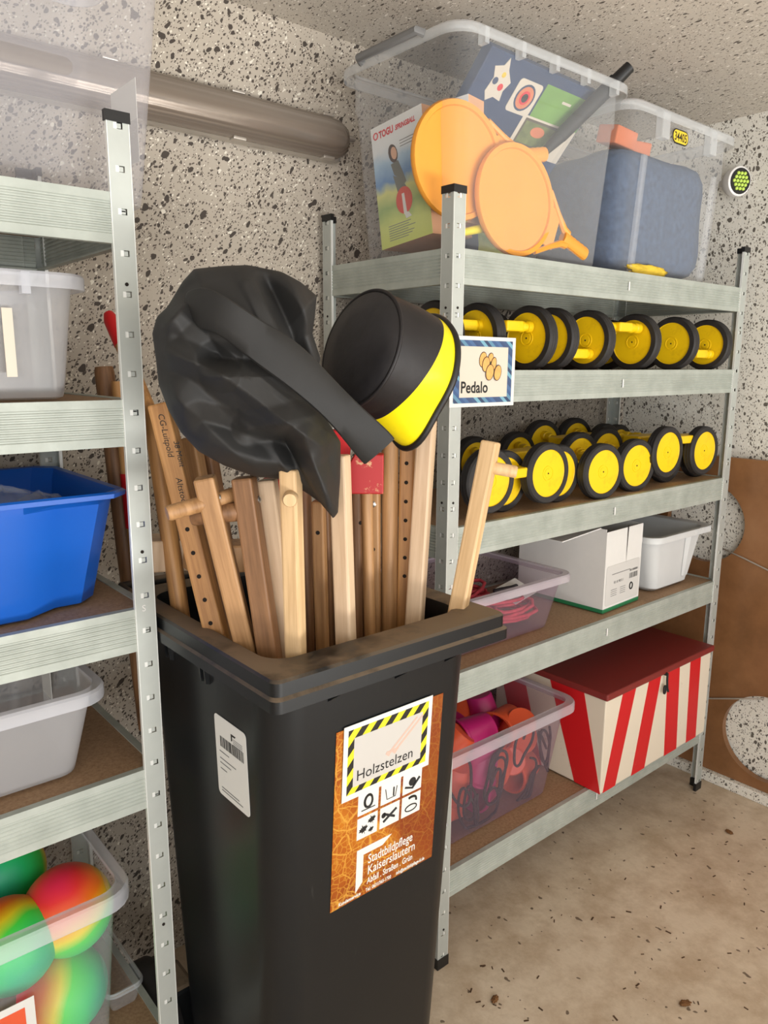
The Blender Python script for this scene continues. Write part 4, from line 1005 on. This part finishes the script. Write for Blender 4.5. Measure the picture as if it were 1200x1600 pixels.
for p, sz, lb in (((-.575,.10,1.125),(.07,.035,.028),'short pale timber block wedged left behind the stilts'), ((-.53,.0,1.13),(.07,.03,.024),'dark timber block between the stilts behind the foot rests')):
    o = MB().box((-sz[0],-sz[1],-sz[2]),sz).build('timber_block', 'pale' if sz[2] > .025 else 'oakw', bevel=.004); o.location = p; o.rotation_euler = (0,.08,-.15); tag(o, lb, 'timber block')

# ------------------------------------------------------------------ black sack and drum bag
C0 = Vector((-.593,-.19,1.44)); RR = Vector((.866,-.501,0)); UU = Vector((.007,.013,1)); DV = Vector((.501,.866,-.014))
OUT = [(0.1,0.109),(0.097,0.08),(0.093,0.058),(0.104,0.023),(0.096,-0.013),(0.103,-0.05),(0.132,-0.096),(0.131,-0.148),(0.127,-0.2),(0.120,-0.209),(0.101,-0.185),(0.081,-0.17),(0.05,-0.149),(0.009,-0.145),(-0.035,-0.128),(-0.07,-0.107),(-0.093,-0.08),(-0.109,-0.048),(-0.12,-0.013),(-0.122,0.021),(-0.125,0.055),(-0.118,0.077),(-0.103,0.091),(-0.082,0.124),(-0.066,0.141),(-0.026,0.146),(0.006,0.148),(0.052,0.14),(0.078,0.127)]
def resample(poly, n):
    P = [Vector(p) for p in poly]; P.append(P[0]); L_ = [0]
    for i in range(len(P)-1): L_.append(L_[-1] + (P[i+1]-P[i]).length)
    out = []
    for k in range(n):
        s = L_[-1]*k/n; i = max(j for j in range(len(P)-1) if L_[j] <= s); f = (s-L_[i])/(L_[i+1]-L_[i]); out.append(P[i].lerp(P[i+1], f))
    return out
NB = 240; bd = resample(OUT, NB)
cen = Vector((0.0, 0.0))
folds = [((-.09,.085),(.05,-.03),.020,.010), ((-.08,.11),(-.03,.02),.014,-.010), ((.03,.13),(.07,.03),.018,-.016), ((.055,.13),(.10,.02),.012,.012), ((.01,.12),(.045,.05),.010,.008),
         ((-.10,.03),(-.03,.0),.012,.010), ((-.03,.0),(.09,-.09),.016,.014), ((-.04,.02),(.03,.02),.012,-.010), ((-.06,-.06),(.07,-.10),.014,-.009), ((.07,-.08),(.115,-.20),.012,.014), ((.05,-.09),(.09,-.17),.010,-.012), ((-.09,-.03),(.0,-.12),.016,.008), ((-.10,.06),(-.06,.10),.010,.008), ((.0,-.07),(.09,-.05),.012,.010)]
def foldh(p):
    h = 0
    for (a, b, wd, am) in folds:
        a_, b_ = Vector(a), Vector(b); ab = b_-a_; u = max(0, min(1, (p-a_).dot(ab)/ab.length_squared)); dd = (p-(a_+ab*u)).length
        h += am*2.4*max(0, 1-dd/(wd*1.9))
    h += .012*noise.noise(Vector((p.x*9, p.y*9, 3.1))) + .003*abs(noise.noise(Vector((p.x*24, p.y*24, 7.7))))
    return h
t = thing('nylon_sack', 'large crumpled black nylon sack with carrying strap lying on the stilts', 'bag', C0)
fr_, NRg = [], 48
rings = []
for side, rs in ((1, [i/NRg for i in range(1, NRg+1)]), (-1, [1-i/14 for i in range(1, 14)])):
    for r in rs:
        ring = []
        for b_ in bd:
            p = cen + (b_-cen)*r
            tk = (.095 if side > 0 else .15)*max(0, 1-r**2.6)**.5
            fade = min(1, (1-r)*5)
            q = RR*p.x + UU*p.y - DV*(side*tk + (foldh(p)*fade if side > 0 else 0))
            ring.append(tuple(q))
        rings.append(ring)
mb = MB().loft(rings, True, True); mb.f = [tuple(reversed(f)) for f in mb.f]
mb.build('sack_cloth', 'nylon', t, smooth=1)
SP = [(-.085,.097),(-.06,.092),(-.028,.078),(.015,.048),(.063,.014),(.112,-.031),(.158,-.078),(.188,-.110)]
DEP = [.060,.088,.110,.118,.122,.124,.124,.120]
ring = []
def catmull(L_, t_):
    i = min(int(t_), len(L_)-2); f = t_-i; g = lambda k: L_[max(0, min(len(L_)-1, k))]
    p0, p1, p2, p3 = g(i-1), g(i), g(i+1), g(i+2)
    return .5*(2*p1 + (p2-p0)*f + (2*p0-5*p1+4*p2-p3)*f*f + (3*p1-p0-3*p2+p3)*f**3)
NS = 36
for k in range(NS+1):
    t_ = k*(len(SP)-1)/NS
    P_ = lambda q_: Vector((catmull([v[0] for v in SP], q_), catmull([v[1] for v in SP], q_)))
    p = P_(t_)*.90; tg = (P_(min(t_+.1, len(SP)-1)) - P_(max(t_-.1, 0))).normalized(); nn = Vector((-tg.y, tg.x))
    hw = .024 + .002*math.sin(t_*2.1) - .008*max(0, 1-t_) ; dep = catmull(DEP, t_); tw = .006*math.sin(t_*1.1)
    ring.append([tuple(RR*(p.x+nn.x*hw*a_) + UU*(p.y+nn.y*hw*a_) - DV*(dep+c_+tw*a_)) for a_, c_ in ((-1,-.004),(-.92,.000),(-.4,.003),(.35,.0035),(.92,.001),(1,-.003),(.5,-.010),(-.5,-.010))])
MB().loft(list(reversed(ring))).build('strap', 'nylon', t, smooth=50)
# drum bag
AX = Vector((.955,-.02,-.294)).normalized(); FC = Vector((-.387,-.187,1.4785))
m = along(FC, AX); t = thing('drum_bag', 'round black drum bag with yellow vinyl band resting on the stilts', 'bag', mw=m)
RD = .094; LD = .121; NN = 56
loc_down = m.to_3x3().inverted() @ Vector((.15,-.2,-1)); phd = math.atan2(loc_down.y, loc_down.x)
rings = []; NN = 96
mb = MB()
for k in range(25):
    ring = []
    for i in range(NN):
        a = 2*pi*i/NN; c = math.cos(a-phd); dn = max(0, c)
        bnd = .40 + .56*((1-c)/2)**1.15                      # where the black side meets the yellow band
        zf = bnd*k/12 if k <= 12 else bnd + (1-bnd)*(k-12)/12
        r = RD*(1 + .03*math.sin(zf*pi) + .55*dn**10*max(0,zf-.3) + .012*noise.noise(Vector((math.cos(a)*2, math.sin(a)*2, zf*3))))
        ring.append((r*math.cos(a), r*math.sin(a), zf*LD))
    rings.append(ring)
mb.loft(rings, False, False)
mb.mi = [1 if f // NN >= 12 else 0 for f in range(len(mb.f))]
mb.build('bag_side', ['leather_side', 'vinyl'], t, smooth=60)
MB().lathe([(RD*.99,.001),(RD*.95,-.004),(RD*.6,-.008),(.001,-.009)], NN).build('bag_face', 'leather', t, smooth=60)
MB().lathe([(.001,LD+.006),(RD*.9,LD+.004),(RD*1.0,LD)], NN).build('bag_bottom', 'leather_side', t, smooth=60)
MB().tube([(RD*1.0*math.cos(2*pi*i/NN), RD*1.0*math.sin(2*pi*i/NN), 0) for i in range(NN+1)], .0032, 8).build('piping', 'leather_side', t, smooth=1)
last = rings[-1]
MB().tube([(x*1.01, y*1.01, LD) for x, y, z in last] + [(last[0][0]*1.01, last[0][1]*1.01, LD)], .0058, 8).build('piping', 'blackpl', t, smooth=1)

# ------------------------------------------------------------------ crumbs on the floor
mudm = plain('dry_mud', (120,82,46), .9, 0, .3, 60)
for x, y, s, lb in ((.040,-.150,.011,'small brown leaf crumb on the floor near the bin'), (.37,-.44,.013,'dark mud crumb on the bare floor toward the open room'), (1.10,-.19,.012,'mud crumb on the floor by the far shelf foot')):
    o = blob('mud_crumb', (x,y,.004), (s,s*.6,.004), mudm, lb, 'dirt', .5, 3, x*9, 2); o.rotation_euler[2] = x*7
cr = MB()
for i in range(170):
    x, y = random.uniform(-.1,1.3), random.uniform(-1.1,-.05); s = random.uniform(.0015,.0045); a = random.uniform(0,pi)
    cr.box((-s*1.6,-s*.45,0),(s*1.6,s*.45,.0012), mat=Matrix.Translation((x,y,0)) @ Matrix.Rotation(a,4,'Z'))
o = cr.build('floor_grit', plain('grit_brown',(84,62,44),.9)); o['kind'] = 'stuff'; o['label'] = 'scattered brown grit specks on the beige floor'; o['category'] = 'grit'
